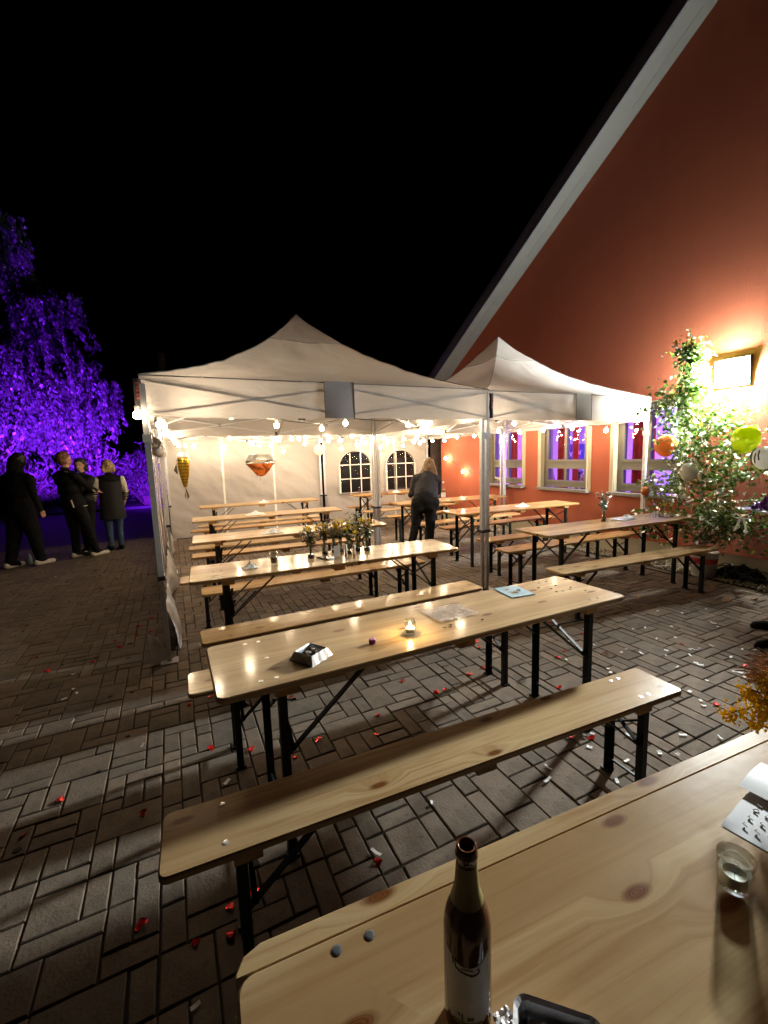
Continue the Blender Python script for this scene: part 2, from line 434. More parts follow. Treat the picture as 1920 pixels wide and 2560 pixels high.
def toimg(x, y, z):
    d = Vector((x, y, z-HC)); f = d.dot(fwd)
    if f < .05: return None
    return (960+1098.31*d.dot(right)/f, 1280-1098.31*d.dot(upv)/f, f)
def hidden(x, y):
    for (bx, by, a), Wd, z, names in [(v, .5, .77, 0) for v in TAB.values()]+[(v, .25, .48, 0) for v in BEN.values()]:
        t = (HC-z)/HC; px, py = x*t-bx, y*t-by; ca, sa = math.cos(R(a)), math.sin(R(a))
        lx, ly = px*ca+py*sa, -px*sa+py*ca
        if 0 < lx < 2.2 and 0 < ly < Wd: return True
    return False
rng = random.Random(3); C = .086; GX = int((PX1-PX0)/C); GY = int((PY1-PY0)/C)
occ = [[False]*GY for _ in range(GX)]; stones = []
SH = [(1, 1), (1, 2), (2, 1), (2, 1), (2, 2), (3, 1), (1, 3), (3, 2), (2, 3), (2, 1), (1, 2), (2, 1), (1, 2), (2, 2)]
for gy in range(GY):
    gx = 0
    while gx < GX:
        if occ[gx][gy]: gx += 1; continue
        cand = SH[:]; rng.shuffle(cand)
        for w, h in cand+[(1, 1)]:
            if gx+w > GX or gy+h > GY: continue
            if all(not occ[gx+i][gy+j] for i in range(w) for j in range(h)): break
        for i in range(w):
            for j in range(h): occ[gx+i][gy+j] = True
        stones.append((PX0+gx*C, PY0+gy*C, w*C, h*C)); gx += w
def stone_geo(x, y, w, h, ox, oy):
    g = .0022+rng.random()*.0022; e = .0042
    z = rng.uniform(-.0015, .002); tx, ty = rng.uniform(-.0013, .0013), rng.uniform(-.0013, .0013)
    j = lambda: rng.uniform(-.0026, .0026)
    cs = [(x+g+j(), y+g+j()), (x+w-g+j(), y+g+j()), (x+w-g+j(), y+h-g+j()), (x+g+j(), y+h-g+j())]
    cx, cy = x+w/2, y+h/2; vs = []
    for k, (zz, ins) in enumerate(((-.02, 0), (-.004, 0), (0, e))):
        for px, py in cs:
            qx = px+(ins if px < cx else -ins); qy = py+(ins if py < cy else -ins)
            vs.append((qx-ox, qy-oy, zz + (z+(px-cx)/w*tx*2+(py-cy)/h*ty*2 if k else 0)))
    fs = []
    for k in (0, 4):
        for i in range(4): fs.append((k+i, k+(i+1) % 4, k+4+(i+1) % 4, k+4+i))
    fs.append((8, 9, 10, 11)); return vs, fs
def score(s):
    p = toimg(s[0]+s[2]/2, s[1]+s[3]/2, 0)
    if p is None or not(-20 < p[0] < 1940 and 1150 < p[1] < 2600) or hidden(s[0]+s[2]/2, s[1]+s[3]/2): return 0
    return s[2]*s[3]*HC/p[2]**3
stones.sort(key=score, reverse=True)
rest = MB()
for i, s in enumerate(stones):
    tone = rng.random()
    if i < 300:
        m1 = MB(); m1.add(*stone_geo(*s, s[0]+s[2]/2, s[1]+s[3]/2)); m1.tone = [tone]*len(m1.f)
        m1.build('paving_stone', PAVE, paving, loc=(s[0]+s[2]/2, s[1]+s[3]/2, 0))
    else:
        n0 = len(rest.f); rest.add(*stone_geo(*s, 0, 0)); rest.tone += [tone]*(len(rest.f)-n0)
rest.build('paving_stone', PAVE, paving, kind='stuff')
# gravel drip strip in front of the plinth
b = MB(); b.box((5.93, 4.1, -.02), (.42, 13.0, .02)); tag(b.build('gravel_strip_bed', JOINT), kind='structure')
b = MB(); rg = random.Random(5)
for i in range(5200):
    x = rg.uniform(5.735, 6.13); y = -1+abs(rg.gauss(0, 1))*3.6+rg.random()
    y = rg.uniform(1.2, 9.6); r = rg.uniform(.008, .021); z = rg.uniform(-.008, .012)
    a = rg.random()*6.28; vs = []
    for k in range(5):
        t = a+k*1.2566; q = r*rg.uniform(.75, 1.2); vs.append((x+q*math.cos(t), y+q*math.sin(t), z))
    vs += [(x+rg.uniform(-.3, .3)*r, y, z+r*.75), (x, y, z-r*.6)]
    b.add(vs, [(k, (k+1) % 5, 5) for k in range(5)]+[((k+1) % 5, k, 6) for k in range(5)])
tag(b.build('gravel', GRAVELM, smooth=True), kind='stuff')
# road edge beyond the yard: low kerb and a strip of planting soil
b = MB()
for k in range(26): b.box((-20+k*1.0, 17.7+.05*math.sin(k), .02), (.985, .10, .09))
tag(b.build('kerb', plain('worn_kerb_stone', (.03, .03, .03), .8, 0, .25, 12, .2)), kind='structure')
b = MB(); b.grid(lambda u, v: (-26+u*40, 17.77+v*10, .03+.06*fbm(u*30, v*8)), 60, 16)
tag(b.build('planting_bed_ground', plain('dark_soil', (.006, .005, .004), .95, 0, .5, 9, .5)), kind='structure')

# ================================================================== THE ORANGE HALL
WX = 6.15; VC = 9.4; RIDGE = 0.6
def zverge(y): return 3.897 - .600*(y-8.123)
hall = thing('orange_hall', 'orange rendered gable building with pale verge and taupe windows along the yard', 'building', (WX, 5.0, 0))
OY = 5.0
WINS = [(6.53, 7.54), (5.06, 6.08), (3.58, 4.59)]; WZ0, WZ1 = .89, 2.235
# gable wall made as faces between the window openings (0.30 thick towards the inside)
ys = sorted(set([VC, -2.4]+[q for w in WINS for q in w])); b = MB()
def wq(y0, y1, z0a, z0b, z1a, z1b, dx=0.0):
    b.add([(dx, y0-OY, z0a), (dx, y1-OY, z0b), (dx, y1-OY, z1b), (dx, y0-OY, z1a)], [(3, 2, 1, 0)])
PH = .25
for i in range(len(ys)-1):
    y0, y1 = ys[i], ys[i+1]; isw = any(abs(y0-w[0]) < 1e-6 for w in WINS)
    zt = lambda y: zverge(max(y, RIDGE)) if y >= RIDGE else zverge(RIDGE)-.6*(RIDGE-y)
    if isw:
        wq(y0, y1, PH, PH, WZ0, WZ0); wq(y0, y1, WZ1, WZ1, zt(y0), zt(y1))
    elif y0 < RIDGE < y1:
        wq(y0, RIDGE, PH, PH, zt(y0), zt(RIDGE)); wq(RIDGE, y1, PH, PH, zt(RIDGE), zt(y1))
    else: wq(y0, y1, PH, PH, zt(y0), zt(y1))
b.add([(0, VC-OY, PH), (10, VC-OY, PH), (10, VC-OY, zverge(VC)), (0, VC-OY, zverge(VC))], [(3, 2, 1, 0)])
b.add([(0, -2.4-OY, PH), (.025, -2.4-OY, PH), (.025, VC-OY, PH), (0, VC-OY, PH)], [(0, 1, 2, 3)])
b.build('wall', ORANGE, hall)
b = MB(); b.box((.125, (VC-2.4)/2-OY, .10), (.20, VC+2.36, .302)); b.build('plinth', PLINTH, hall)
# verge: soffit underside, edge board and roof slab following the slope
def slope_prism(x0, x1, za, zb, name, mt):
    q = MB(); e = VC+.35
    pts = []
    for x in (x0, x1):
        for y, dz in ((e, za), (RIDGE, za), (RIDGE, zb), (e, zb)): pts.append((x-WX, y-OY, zverge(y)+dz))
    q.add(pts, [(0, 1, 2, 3), (7, 6, 5, 4), (0, 4, 5, 1), (1, 5, 6, 2), (2, 6, 7, 3), (3, 7, 4, 0)])
    return q.build(name, mt, hall)
slope_prism(WX-.375, WX+.002, .002, .05, 'verge_soffit', SOFFIT)
slope_prism(WX-.405, WX-.377, -.012, .155, 'verge_board', FASCIA)
slope_prism(WX-.40, WX+9, .157, .24, 'roof', plain('dark_roof_tile', (.05, .045, .05), .7))
for k in range(3):
    b = MB(); y = 8.2-k*1.9; b.bar((-.2+.03*k, y-OY, zverge(y)-.001), (-.2+.03*k, y-1.2-OY, zverge(y-1.2)-.001), .004); b.build('soffit_crack', SEAM, hall)
# windows
for wi, (y0, y1) in enumerate(WINS):
    yc, w = (y0+y1)/2, y1-y0; h = WZ1-WZ0; zc = (WZ0+WZ1)/2
    win = MB(); fx = .105; fw = .075
    def fr(q, ya, yb, za, zb, t=.06, x=fx): q.box((x, (ya+yb)/2-OY, (za+zb)/2), (t, yb-ya, zb-za))
    zt = WZ0+.415
    fr(win, y0, y0+fw, WZ0+.05, WZ1); fr(win, y1-fw, y1, WZ0+.05, WZ1)
    fr(win, y0+fw, y1-fw, WZ1-fw, WZ1); fr(win, y0+fw, y1-fw, WZ0+.05, WZ0+.05+fw)
    fr(win, y0+fw, y1-fw, zt, zt+.075)
    win = win.build('window', WINF, hall)
    q = MB()
    for za, zb in ((WZ0+.05+fw, zt), (zt+.075, WZ1-fw)):
        i = .042
        fr(q, y0+fw, y0+fw+i, za, zb, .07, fx-.012); fr(q, y1-fw-i, y1-fw, za, zb, .07, fx-.012)
        fr(q, y0+fw+i, y1-fw-i, za, za+i, .07, fx-.012); fr(q, y0+fw+i, y1-fw-i, zb-i, zb, .07, fx-.012)
        fr(q, yc-.026, yc+.026, za+i, zb-i, .07, fx-.012)
    q.build('sash', WINF, win)
    for za, zb in ((WZ0+.05+fw, zt), (zt+.075, WZ1-fw)):
        for ya, yb in ((y0+fw+.042, yc-.026), (yc+.026, y1-fw-.042)):
            p = MB(); p.add([(fx-.01, ya-OY, za+.042), (fx-.01, yb-OY, za+.042), (fx-.01, yb-OY, zb-.042), (fx-.01, ya-OY, zb-.042)], [(3, 2, 1, 0)])
            p.build('pane', GLASSP, win)
    r = MB(); t = .012   # cream reveal lining, a narrow band proud of the wall
    for ya, yb in ((y0-.002, y0+t), (y1-t, y1+.002)): r.box((.04, (ya+yb)/2-OY, zc+.012), (.13, yb-ya, h+.02))
    for ya, yb in ((y0-.065, y0+t), (y1-t, y1+.065)): r.box((-.0045, (ya+yb)/2-OY, zc+.012), (.014, yb-ya, h+.02))
    r.box((.04, yc-OY, WZ1-.006), (.13, w-.03, .012))
    r.build('reveal', CREAM, win)
    s = MB(); s.box((.005, yc-OY, WZ0+.012), (.20, w+.09, .042)); s.build('sill', SILL, win)
# the room behind: floor, back wall, end walls, ceiling
b = MB(); RX0, RX1, RY0, RY1 = .30, 4.2, 3.0-OY, 8.8-OY
b.add([(RX0, RY0, .45), (RX1, RY0, .45), (RX1, RY1, .45), (RX0, RY1, .45), (RX0, RY0, 2.9), (RX1, RY0, 2.9), (RX1, RY1, 2.9), (RX0, RY1, 2.9)],
      [(0, 1, 2, 3), (7, 6, 5, 4), (1, 5, 6, 2), (2, 6, 7, 3), (0, 4, 5, 1)])
b.build('room', plain('room_plaster', (.62, .60, .60), .8), hall)
b = MB(); 
for (y0, y1), (za, zb) in [((3.0, 3.58), (.45, 2.9)), ((4.59, 5.06), (.45, 2.9)), ((6.08, 6.53), (.45, 2.9)), ((7.54, 8.8), (.45, 2.9))]:
    b.box((.165, (y0+y1)/2-OY, (za+zb)/2), (.27, y1-y0-.002, zb-za))
for y0, y1 in WINS:
    b.box((.19, (y0+y1)/2-OY, (.45+WZ0)/2), (.30, y1-y0, WZ0-.45)); b.box((.19, (y0+y1)/2-OY, (2.9+WZ1)/2), (.30, y1-y0, 2.9-WZ1))
b.build('inner_wall', CREAM, hall)
# dark board gate in the gap beside the far corner of the hall
b = MB(); b.box((0, 0, 1.25), (.55, .05, 2.5))
for k in range(5): b.box((-.22+k*.11, -.03, 1.25), (.095, .02, 2.46))
tag(b.build('board_gate', plain('dark_brown_boards', (.06, .04, .033), .7, 0, .3, 10), loc=(6.45, 9.95, 0)), 'dark brown board gate between the white tent and the hall corner', 'gate')

def curtain(x, y0, y1, z0, z1, lab):
    b = MB(); n = 40
    def fn(u, v):
        a = (y1-y0)*u
        return (.035*math.sin(u*(y1-y0)*52)+.012*fbm(u*9, v*2), a-(y1-y0)/2, (z1-z0)*v)
    b.grid(fn, n, 6); o = b.build('curtain', CURTAIN, smooth=True, loc=(x, (y0+y1)/2, z0))
    tag(o, lab, 'curtain', 'red curtains inside the hall windows')
curtain(WX+.50, 4.28, 4.62, .72, 2.4, 'wide red curtain behind the window nearest the birch')
curtain(WX+.52, 5.92, 6.14, .72, 2.4, 'red curtain drawn to the far side of the middle window')
curtain(WX+.50, 5.68, 5.81, .72, 2.4, 'narrow red curtain beside the seated man in the middle window')
curtain(WX+.55, 7.30, 7.50, .72, 2.4, 'narrow red curtain at the far window of the hall')
# pale violet-lit net panels and the rounded blue notice on the back wall
b = MB(); b.prism([(q[0]-.36, q[1]-.2) for q in rrect(.72, .42, .09)], 0, .02)
pan = b.build('notice_board', plain('blue_board', (.03, .05, .30), .5)); pan.matrix_world = Matrix.Translation((WX+1.8, 6.86, 1.48)) @ Matrix.Rotation(R(-90), 4, 'Z') @ Matrix.Rotation(R(90), 4, 'X')
tag(pan, 'blue rounded notice board with white handwriting seen through the middle window', 'notice board')
b = MB(); px = []
for k in range(30): px.append((-.16+k*.011, .05*math.sin(k*.9)+.01*k/6, .0225))
b.tube(px, .007, 5); b.build('handwriting', PAPER, pan)
# box shelf unit seen through far window (leaning panels)
b = MB()
for k in range(3): b.bar((0, k*.33, 0), (0, k*.33+.17, .55), .05, .03)
tag(b.build('leaning_panel_rack', plain('brown_board', (.20, .09, .06), .6), loc=(WX+.9, 6.55, .80)), 'leaning boards standing behind the lower panes of the far window', 'rack')

# ================================================================== WALL FLOODLIGHT
FY, FZ = 3.05, 2.45
fl = thing('wall_floodlight', 'glaring white rectangular lamp fixed on the orange wall above the birch', 'lamp', (WX, FY, FZ))
Mt = Matrix.Rotation(R(-6), 3, 'Y')
b = MB(); b.box((-.011, 0, 0), (.022, .37, .33), 0, Mt); b.build('lamp_housing', plain('dark_lamp_housing', (.035, .05, .06), .4, .4), fl)
def bulge(u, v):
    a, c = (u-.5)*2, (v-.5)*2; d = -.024-.080*(1-abs(a)**4)*(1-abs(c)**4)
    return Mt @ Vector((d, a*.163, c*.142))
b = MB(); b.grid(lambda u, v: bulge(1-u, v), 8, 8)
def em(g, out):
    e = g.n('Emission'); e.inputs[0].default_value = (.94, 1.0, .97, 1); e.inputs[1].default_value = FLOOD_S; g.l(e.outputs[0], out.inputs[0])
b.build('lamp_glass', mat('flood_glow', em), fl, smooth=True)
b = MB()
for y in (-.176, .176): b.box(Mt @ Vector((-.027, y, 0)), (.012, .018, .33), 0, Mt)
for z in (-.156, .156): b.box(Mt @ Vector((-.027, 0, z)), (.012, .334, .018), 0, Mt)
b.build('lamp_rim', plain('dark_lamp_housing', (.035, .05, .06), .4, .4), fl)

# ================================================================== TENTS
ZE, ZA, ZV = 2.275, 3.31, 1.955
def roof_h(t): return ZE + (ZA-ZE)*(.50*t+.50*t**2.4)
def legs(t, pts):
    for x, y in pts:
        b = MB(); b.box((x, y, 1.44), (.042, .042, 1.5)); lg = b.build('leg', ALUW, t)
        b = MB(); b.box((x, y, .36), (.032, .032, .70)); b.build('lower_tube', ALU, lg)
        b = MB(); b.box((x, y, .70), (.056, .056, .035)); b.build('clamp', BLACKP, lg)
        b = MB(); b.box((x, y, 1.79), (.06, .06, .06)); b.build('slider', ALUW, lg)
        b = MB(); b.box((x, y, .006), (.13, .11, .008)); b.build('foot_plate', ALUW, lg)
def make_tent(x0, x1, y0, y1, label, group, legpts, flap=None, seed=0, dzl=0):
    cx, cy = (x0+x1)/2, (y0+y1)/2; hx, hy = (x1-x0)/2, (y1-y0)/2
    t = thing('gazebo_tent', label, 'tent', (cx, cy, 0), 0, group)
    b = MB()
    def fn(u, v):
        a, c = (u-.5)*2, (v-.5)*2; r = max(abs(a), abs(c)); k = 1-r; z = roof_h(k)
        e = min(abs(a), abs(c)) / max(r, 1e-6)
        z -= .035*(1-e**2)*math.sin(PI*min(1, r))*1.0       # faces sag between the hips
        z += .014*fbm(a*3+seed, c*3, 1.7)*(1-r**6)+.016*fbm(a*8+seed, c*8, k*2)*(1-r**4)*(.35+.65*k)+.010*math.sin(a*c*46+seed)*(k*(1-k))
        if k < .04: z = roof_h(.0)+(z-roof_h(0))*.7
        s = 1+.012
        return (a*hx*s, c*hy*s, z)
    def gore(u, v):                                            # four gores meeting in clean hips
        p = (u*4) % 1; sd = int(u*4) % 4; w = .5*(1-v)*.9999+.00005; q = (p-.5)*2*w
        return fn(*((.5+q, .5-w), (.5+w, .5+q), (.5-q, .5+w), (.5-w, .5-q))[sd])
    b.grid(gore, 160, 44); b.build('canopy', CANVAS, t, smooth=True)
    b = MB()                                                   # reinforced peak cap
    b.grid(lambda u, v: Vector(gore(u, .75+.25*v))+Vector((0, 0, .006)), 48, 8); b.build('peak_cap', fabric('thin_peak_canvas', (.80, .77, .74), .75), t, smooth=True)
    b = MB()
    for sx, sy in ((-1, -1), (1, -1), (1, 1), (-1, 1)):
        b.tube([Vector(fn(.5+.5*sx*k/24, .5+.5*sy*k/24))+Vector((0, 0, .004)) for k in range(25)], .0045, 4)
    r_ = .25
    b.tube([Vector(fn(*p))+Vector((0, 0, .004)) for p in [(.375+.25*k/8, .375) for k in range(9)]+[(.625, .375+.25*k/8) for k in range(1, 9)]+[(.625-.25*k/8, .625) for k in range(1, 9)]+[(.375, .625-.25*k/8) for k in range(1, 9)]], .003, 4)
    b.tube([(sx*hx*1.013, sy*hy*1.013, ZE) for sx, sy in ((-1, -1), (1, -1), (1, 1), (-1, 1), (-1, -1))], .006, 4)
    b.build('seam', SEAM, t)
    for side in range(4):                                      # valances
        b = MB(); ax = side % 2; sg = -1 if side in (0, 3) else 1; L = (hx if ax == 0 else hy)*1.012; D = (hy if ax == 0 else hx)*1.012
        def vf(u, v, ax=ax, sg=sg, L=L, D=D, side=side):
            a = (u-.5)*2*L; z = ZE-(ZE-ZV)*v
            o = .010*fbm(a*2.1+seed+side*5, v*1.5)+.022*v*math.sin(a*3.1+seed)*fbm(a*1.3, seed)+.006*fbm(a*8, v*4+seed)
            z += .012*v*fbm(a*1.7+3*seed, side)
            return (a, sg*(D+o), z) if ax == 0 else (sg*(D+o), a, z)
        b.grid(vf, 60, 8); b.build('valance', CANVAS, t, smooth=True)
    # scissor frame: two crosses per side, and struts in to the centre mast
    zt, zb = 2.235, 1.985
    def bar(a, c, w, h=None): MB().bar(a, c, w, h).build('truss_bar', ALUW, t)
    def jnt(c, d): MB().box(c, d).build('joint', BLACKP, t)
    for side in range(4):
        ax = side % 2; sg = -1 if side in (0, 3) else 1; L = hx if ax == 0 else hy; D = (hy if ax == 0 else hx)-.006
        P = lambda a, d, z: (a, sg*d, z) if ax == 0 else (sg*d, a, z)
        for a0, a1 in ((-L+.02, 0), (0, L-.02)):
            bar(P(a0, D, zt), P(a1, D, zb), .036, .014); bar(P(a0, D-.016, zb), P(a1, D-.016, zt), .036, .014)
            jnt(P((a0+a1)/2, D-.008, (zt+zb)/2), (.034, .034, .034))
        jnt(P(0, D-.01, zt), (.045, .045, .04)); jnt(P(0, D-.01, zb), (.045, .045, .04))
        bar(P(.012, D-.03, zb), P(.012, .03, zt+.32), .024, .013); bar(P(-.012, D-.03, zt), P(-.012, .03, zb+.12), .024, .013)
        jnt(P(0, D*.5, 2.24), (.036, .036, .036))
    bar((0, 0, 2.05), (0, 0, ZA-.03), .035); jnt((0, 0, 2.09), (.07, .07, .05)); jnt((0, 0, 2.56), (.07, .07, .05))
    legs(t, [(x-cx, y-cy) for x, y in legpts])
    if flap:
        b = MB(); w = flap[1]-flap[0]
        b.grid(lambda u, v: (flap[0]+w*u-cx, -hy*1.012-.012-.012*math.sin(PI*u)*v, ZE+.012-.33*v), 8, 8)
        pk = b.build('pocket_flap', GREYCLOTH if flap[0] < 3 else PALECLOTH, t, smooth=True)
        for u in (0, 1): MB().tube([(flap[0]+w*u-cx, -hy*1.012-.014, ZE+.012-.33*v/8) for v in range(9)], .003, 4).build('piping', SEAM, pk)
    return t
PALECLOTH = fabric('pale_pocket_cloth', (.46, .46, .46), .2)
TG = 'white gazebo tents over the beer tables'
XL, XM, XR, YF, YM, YB = -.14, 3.19, 6.03, 4.0, 6.95, 9.9
t1 = make_tent(XL, XM-.02, YF-.06, YM-.02, 'front left white gazebo tent with grey pocket flap on its valance', TG, [(XL, YF-.18), (XM-.03, YF), (XL+.04, YM-.04), (XM-.03, YM-.04)], (1.31, 1.60), 1)
t2 = make_tent(XM+.03, XR, YF, YM-.02, 'front right white gazebo tent against the orange wall', TG, [(XM+.035, YF), (XR, YF+.02), (XM+.035, YM-.04), (XR-.02, YM-.04)], (4.59, 4.86), 4)
t3 = make_tent(XL+.02, XM-.02, YM+.02, YB, 'rear left white gazebo tent half hidden behind the front one', TG, [(XL+.04, YM+.05), (XM-.03, YM+.05), (XL+.06, YB), (XM-.06, YB)], None, 7)
t4 = make_tent(XM+.03, XR, YM+.02, YB, 'rear right white gazebo tent with arched back windows', TG, [(XM+.035, YM+.05), (XR-.02, YM+.05), (XM+.04, YB), (XR, YB)], None, 9)
# black cloth ties at the two front corners
for x, y, lab in ((XL-.035, YF-.115, 'black cloth tie with faint red print at the outer tent corner'), (XM+.05, YF-.06, 'dark cloth tie on the joined tent poles')):
    b = MB(); b.grid(lambda u, v: ((u-.5)*.055, -.012*math.sin(PI*u)-.004*math.sin(v*9), .27-.27*v), 6, 10)
    o = b.build('cloth_tie', plain('black_tie_cloth', (.018, .014, .014), .8), smooth=True, loc=(x, y, 1.97)); tag(o, lab, 'cloth tie')
    b = MB()
    for k in range(5): b.box((0, -.016, .235-k*.028), (.022, .002, .016))
    b.build('print', plain('dull_red_print', (.16, .02, .015), .7), o)
# back walls
def wrinkle(x, z, s): return .030*fbm(x*.9+z*.9+s, z*.8-x*.2)+.014*fbm(x*2.6+z*3.2+s, z*2.2)+.006*fbm(x*7+z*7, z*6+s)
def back_wall(x0, x1, y, label, seed, wins=()):
    t = thing('tent_side_wall', label, 'tent wall', ((x0+x1)/2, y, 0), 0, 'white fabric back walls of the tents'); cx = (x0+x1)/2
    b = MB(); nx, nz = 84, 56
    def inwin(x, z, g=0):
        for wx0, wx1, z0, z1 in wins:
            r = (wx1-wx0)/2; mx = (wx0+wx1)/2
            if wx0+g < x < wx1-g and z0+g < z < z1-.36: return True
            if z >= z1-.36 and ((x-mx)/(r-g))**2+((z-(z1-.36))/(.36-g))**2 < 1: return True
        return False
    f = lambda u, v: (x0+(x1-x0)*u-cx, wrinkle(x0+(x1-x0)*u, 2.05*v, seed), .02+2.08*v)
    b.grid(f, nx, nz, (lambda u, v: not inwin(x0+(x1-x0)*u, .02+2.08*v, .012)) if wins else None)
    b.build('wall_panel', CANVAS2, t, smooth=True)
    sm = MB()
    for k in (1, 2):
        u = k/3; sm.grid(lambda a, v: Vector(f(u+(a-.5)*.012, v))+Vector((0, -.007, 0)), 2, 40)
    sm.grid(lambda a, v: Vector(f(a, .985+(v-.5)*.02))+Vector((0, -.008, 0)), 40, 1)
    sm.build('hem_band', plain('white_webbing', (.80, .78, .74), .8), t, smooth=True)
    for wx0, wx1, z0, z1 in wins:
        fr = MB(); mx = (wx0+wx1)/2; r = (wx1-wx0)/2
        out = [(wx0, z0)]+[(wx0, z0+(z1-.36-z0)*k/6) for k in range(1, 6)]+[(mx-r*math.cos(PI*k/16), z1-.36+.36*math.sin(PI*k/16)) for k in range(17)]+[(wx1, z0+(z1-.36-z0)*k/6) for k in range(5, 0, -1)]+[(wx1, z0)]
        n = len(out); ctr = (mx, (z0+z1)/2)
        def strip(pts, wd):
            for i in range(len(pts)-1):
                a, c = pts[i], pts[i+1]; fr.bar((a[0]-cx, -.045, a[1]), (c[0]-cx, -.045, c[1]), wd, .006)
        strip(out+[out[0]], .042)
        w = fr.build('arched_window', plain('white_window_trim', (.72, .68, .64), .7), t)
        mb = MB()
        for k in (1, 2):
            x = wx0+(wx1-wx0)*k/3; mb.box((x-cx, -.047, (z0+z1-.05)/2), (.022, .006, z1-.05-z0)); z = z0+(z1-z0)*k/3
            mb.box((mx-cx, -.049, z), (wx1-wx0, .006, .022))
        mb.build('glazing_bar', plain('white_window_trim', (.72, .68, .64), .7), w)
        for i in range(3):
            for j in range(3):
                p = MB()
                def pf(u, v, i=i, j=j):
                    x = wx0+(wx1-wx0)*(i+u)/3; z = z0+(z1-z0)*(j+v)/3
                    zmax = z1-.36+.36*math.sqrt(max(0, 1-((x-mx)/r)**2)); z = min(z, zmax)
                    return (x-cx, -.035+.010*fbm(x*7+z*3, z*7), z)
                p.grid(pf, 8, 8); p.build('pane', FILM, w, smooth=True)
    return t
back_wall(XL+.06, XM-.06, YB+.03, 'plain white wrinkled canvas wall at the back of the left tents', 1.3)
back_wall(XM+.06, XR-.02, YB+.03, 'white canvas back wall with two arched windows in the right tent', 5.1, ((3.60, 4.42, .72, 1.72), (4.84, 5.66, .70, 1.71)))
def side_wall(y0, y1, label, seed, flapx):
    t = thing('tent_side_wall', label, 'tent wall', (XL, (y0+y1)/2, 0), 0, 'side walls along the outer edge of the tents'); cy = (y0+y1)/2
    b = MB(); f = lambda u, v: (-.012+.5*wrinkle(y0+(y1-y0)*u, v*2, seed), y0+(y1-y0)*u-cy, 1.72-1.35*v); b.grid(f, 40, 24); b.build('clear_panel', SIDEFILM, t, smooth=True)
    b = MB()
    for k in range(2):
        pts = [(.035*math.cos(a*.5)*(1+k*.3), 0, .035*math.sin(a*.5)) for a in range(0)]
    def roll(u, v):
        y = y0+(y1-y0)*v; a = u*4*PI; r = .065-.035*u+.012*fbm(y*4, u*3); return (.03+r*math.cos(a), y-cy, 1.76+r*math.sin(a)-.04*math.sin(PI*v*2)**2)
    b.grid(roll, 26, 30); b.build('rolled_top', CANVAS2, t, smooth=True)
    b = MB()
    for u in (.0, .34, .66, 1): b.grid(lambda a, v, u=u: Vector(f(min(1, max(0, u+(a-.5)*.035)), v))+Vector((.012, 0, 0)), 2, 12)
    b.build('hem_band', CANVAS2, t, smooth=True)
    b = MB()
    def skirt(u, v):
        y = y0+(y1-y0)*u; s = math.sin(u*PI*3.0+seed)
        return (flapx*(1-.6*v)*v*1.4*(.6+.5*s)+.02*fbm(y*3, v*3+seed), y-cy, .40-.39*v*(.93+.07*s))
    b.grid(skirt, 50, 10); b.build('hanging_skirt', CANVAS2, t, smooth=True)
    return t
side_wall(YF-.02, YM-.06, 'outer tent side wall with cloudy clear panel beside the front corner pole', .4, .16)
side_wall(YM+.08, YB-.05, 'outer tent side wall with cloudy clear panel behind the fish balloon', 2.2, .12)
# canvas corner lying over the foot of the front left pole
b = MB(); b.grid(lambda u, v: (-.11+.17*u*(.35+.65*v)+.0*v, -.10+.05*v+.06*u, .27*(1-v)**1.2*(1-.2*u)+.008), 10, 12)
tag(b.build('canvas_corner', CANVAS2, smooth=True, loc=(XL-.02, YF-.14, 0)), 'white canvas corner flopped over the foot of the front left pole', 'canvas flap')

# ================================================================== LIGHT STRINGS
CABLE = plain('white_lamp_cable', (.55, .53, .48), .5)
CABLED = plain('dark_lamp_cable', (.05, .05, .05), .5)
def glow(g, out):
    e = g.n('Emission'); e.inputs[0].default_value = (1.0, .77, .51, 1); e.inputs[1].default_value = BULB_S; g.l(e.outputs[0], out.inputs[0])
GLOW = mat('warm_bulb_glow', glow)
bulb_me = None
def ico(r):
    import bmesh
    bm = bmesh.new(); bmesh.ops.create_icosphere(bm, subdivisions=2, radius=r); me = bpy.data.meshes.new('bulb'); bm.to_mesh(me); bm.free()
    me.polygons.foreach_set('use_smooth', [True]*len(me.polygons)); me.materials.append(GLOW); return me
BULB = ico(.030)
sk = MB(); sk.lathe([(.013, .027), (.015, .036), (.015, .066), (.008, .074)], 8); SOCK = sk.mesh('socket'); SOCK.materials.append(CABLE)
def light_string(label, pts, cable, hang=.075, dark=False):
    o = thing('light_string', label, 'string lights', pts[0], 0, 'warm bulb strings hung under the tents'); p0 = Vector(pts[0])
    top = [Vector(p)+Vector((0, 0, hang))-p0 for p in pts]; path = []
    for i in range(len(top)-1):
        for k in range(6):
            t = k/6; q = top[i].lerp(top[i+1], t); q.z -= .10*t*(1-t)*(top[i+1]-top[i]).length; path.append(q)
    path.append(top[-1]); b = MB(); b.tube(path, .0045, 5); b.build('cable', cable, o)
    for p in pts:
        s = bpy.data.objects.new('socket', SOCK); COL.objects.link(s); s.parent = o; s.location = Vector(p)-p0
        q = bpy.data.objects.new('bulb', BULB); COL.objects.link(q); q.parent = o; q.location = Vector(p)-p0
light_string('bulb string looping along the front valance of the left tent', [(.22, 4.15, 2.04), (.56, 4.45, 2.02), (1.17, 5.3, 1.99), (1.82, 5.6, 1.97), (2.0, 5.2, 2.01), (3.0, 5.4, 2.0), (3.14, 5.2, 2.0), (3.06, 4.3, 2.02)], CABLED)
light_string('bulb string running back along the outer side of the left tents', [(-.19, 3.80, 1.96), (-.06, 4.6, 1.95), (-.03, 4.95, 1.96), (-.02, 5.6, 1.93), (.03, 6.3, 1.94), (.06, 6.85, 1.93), (.10, 7.6, 1.9), (.16, 8.6, 1.88), (.3, 9.5, 1.9)], CABLE)
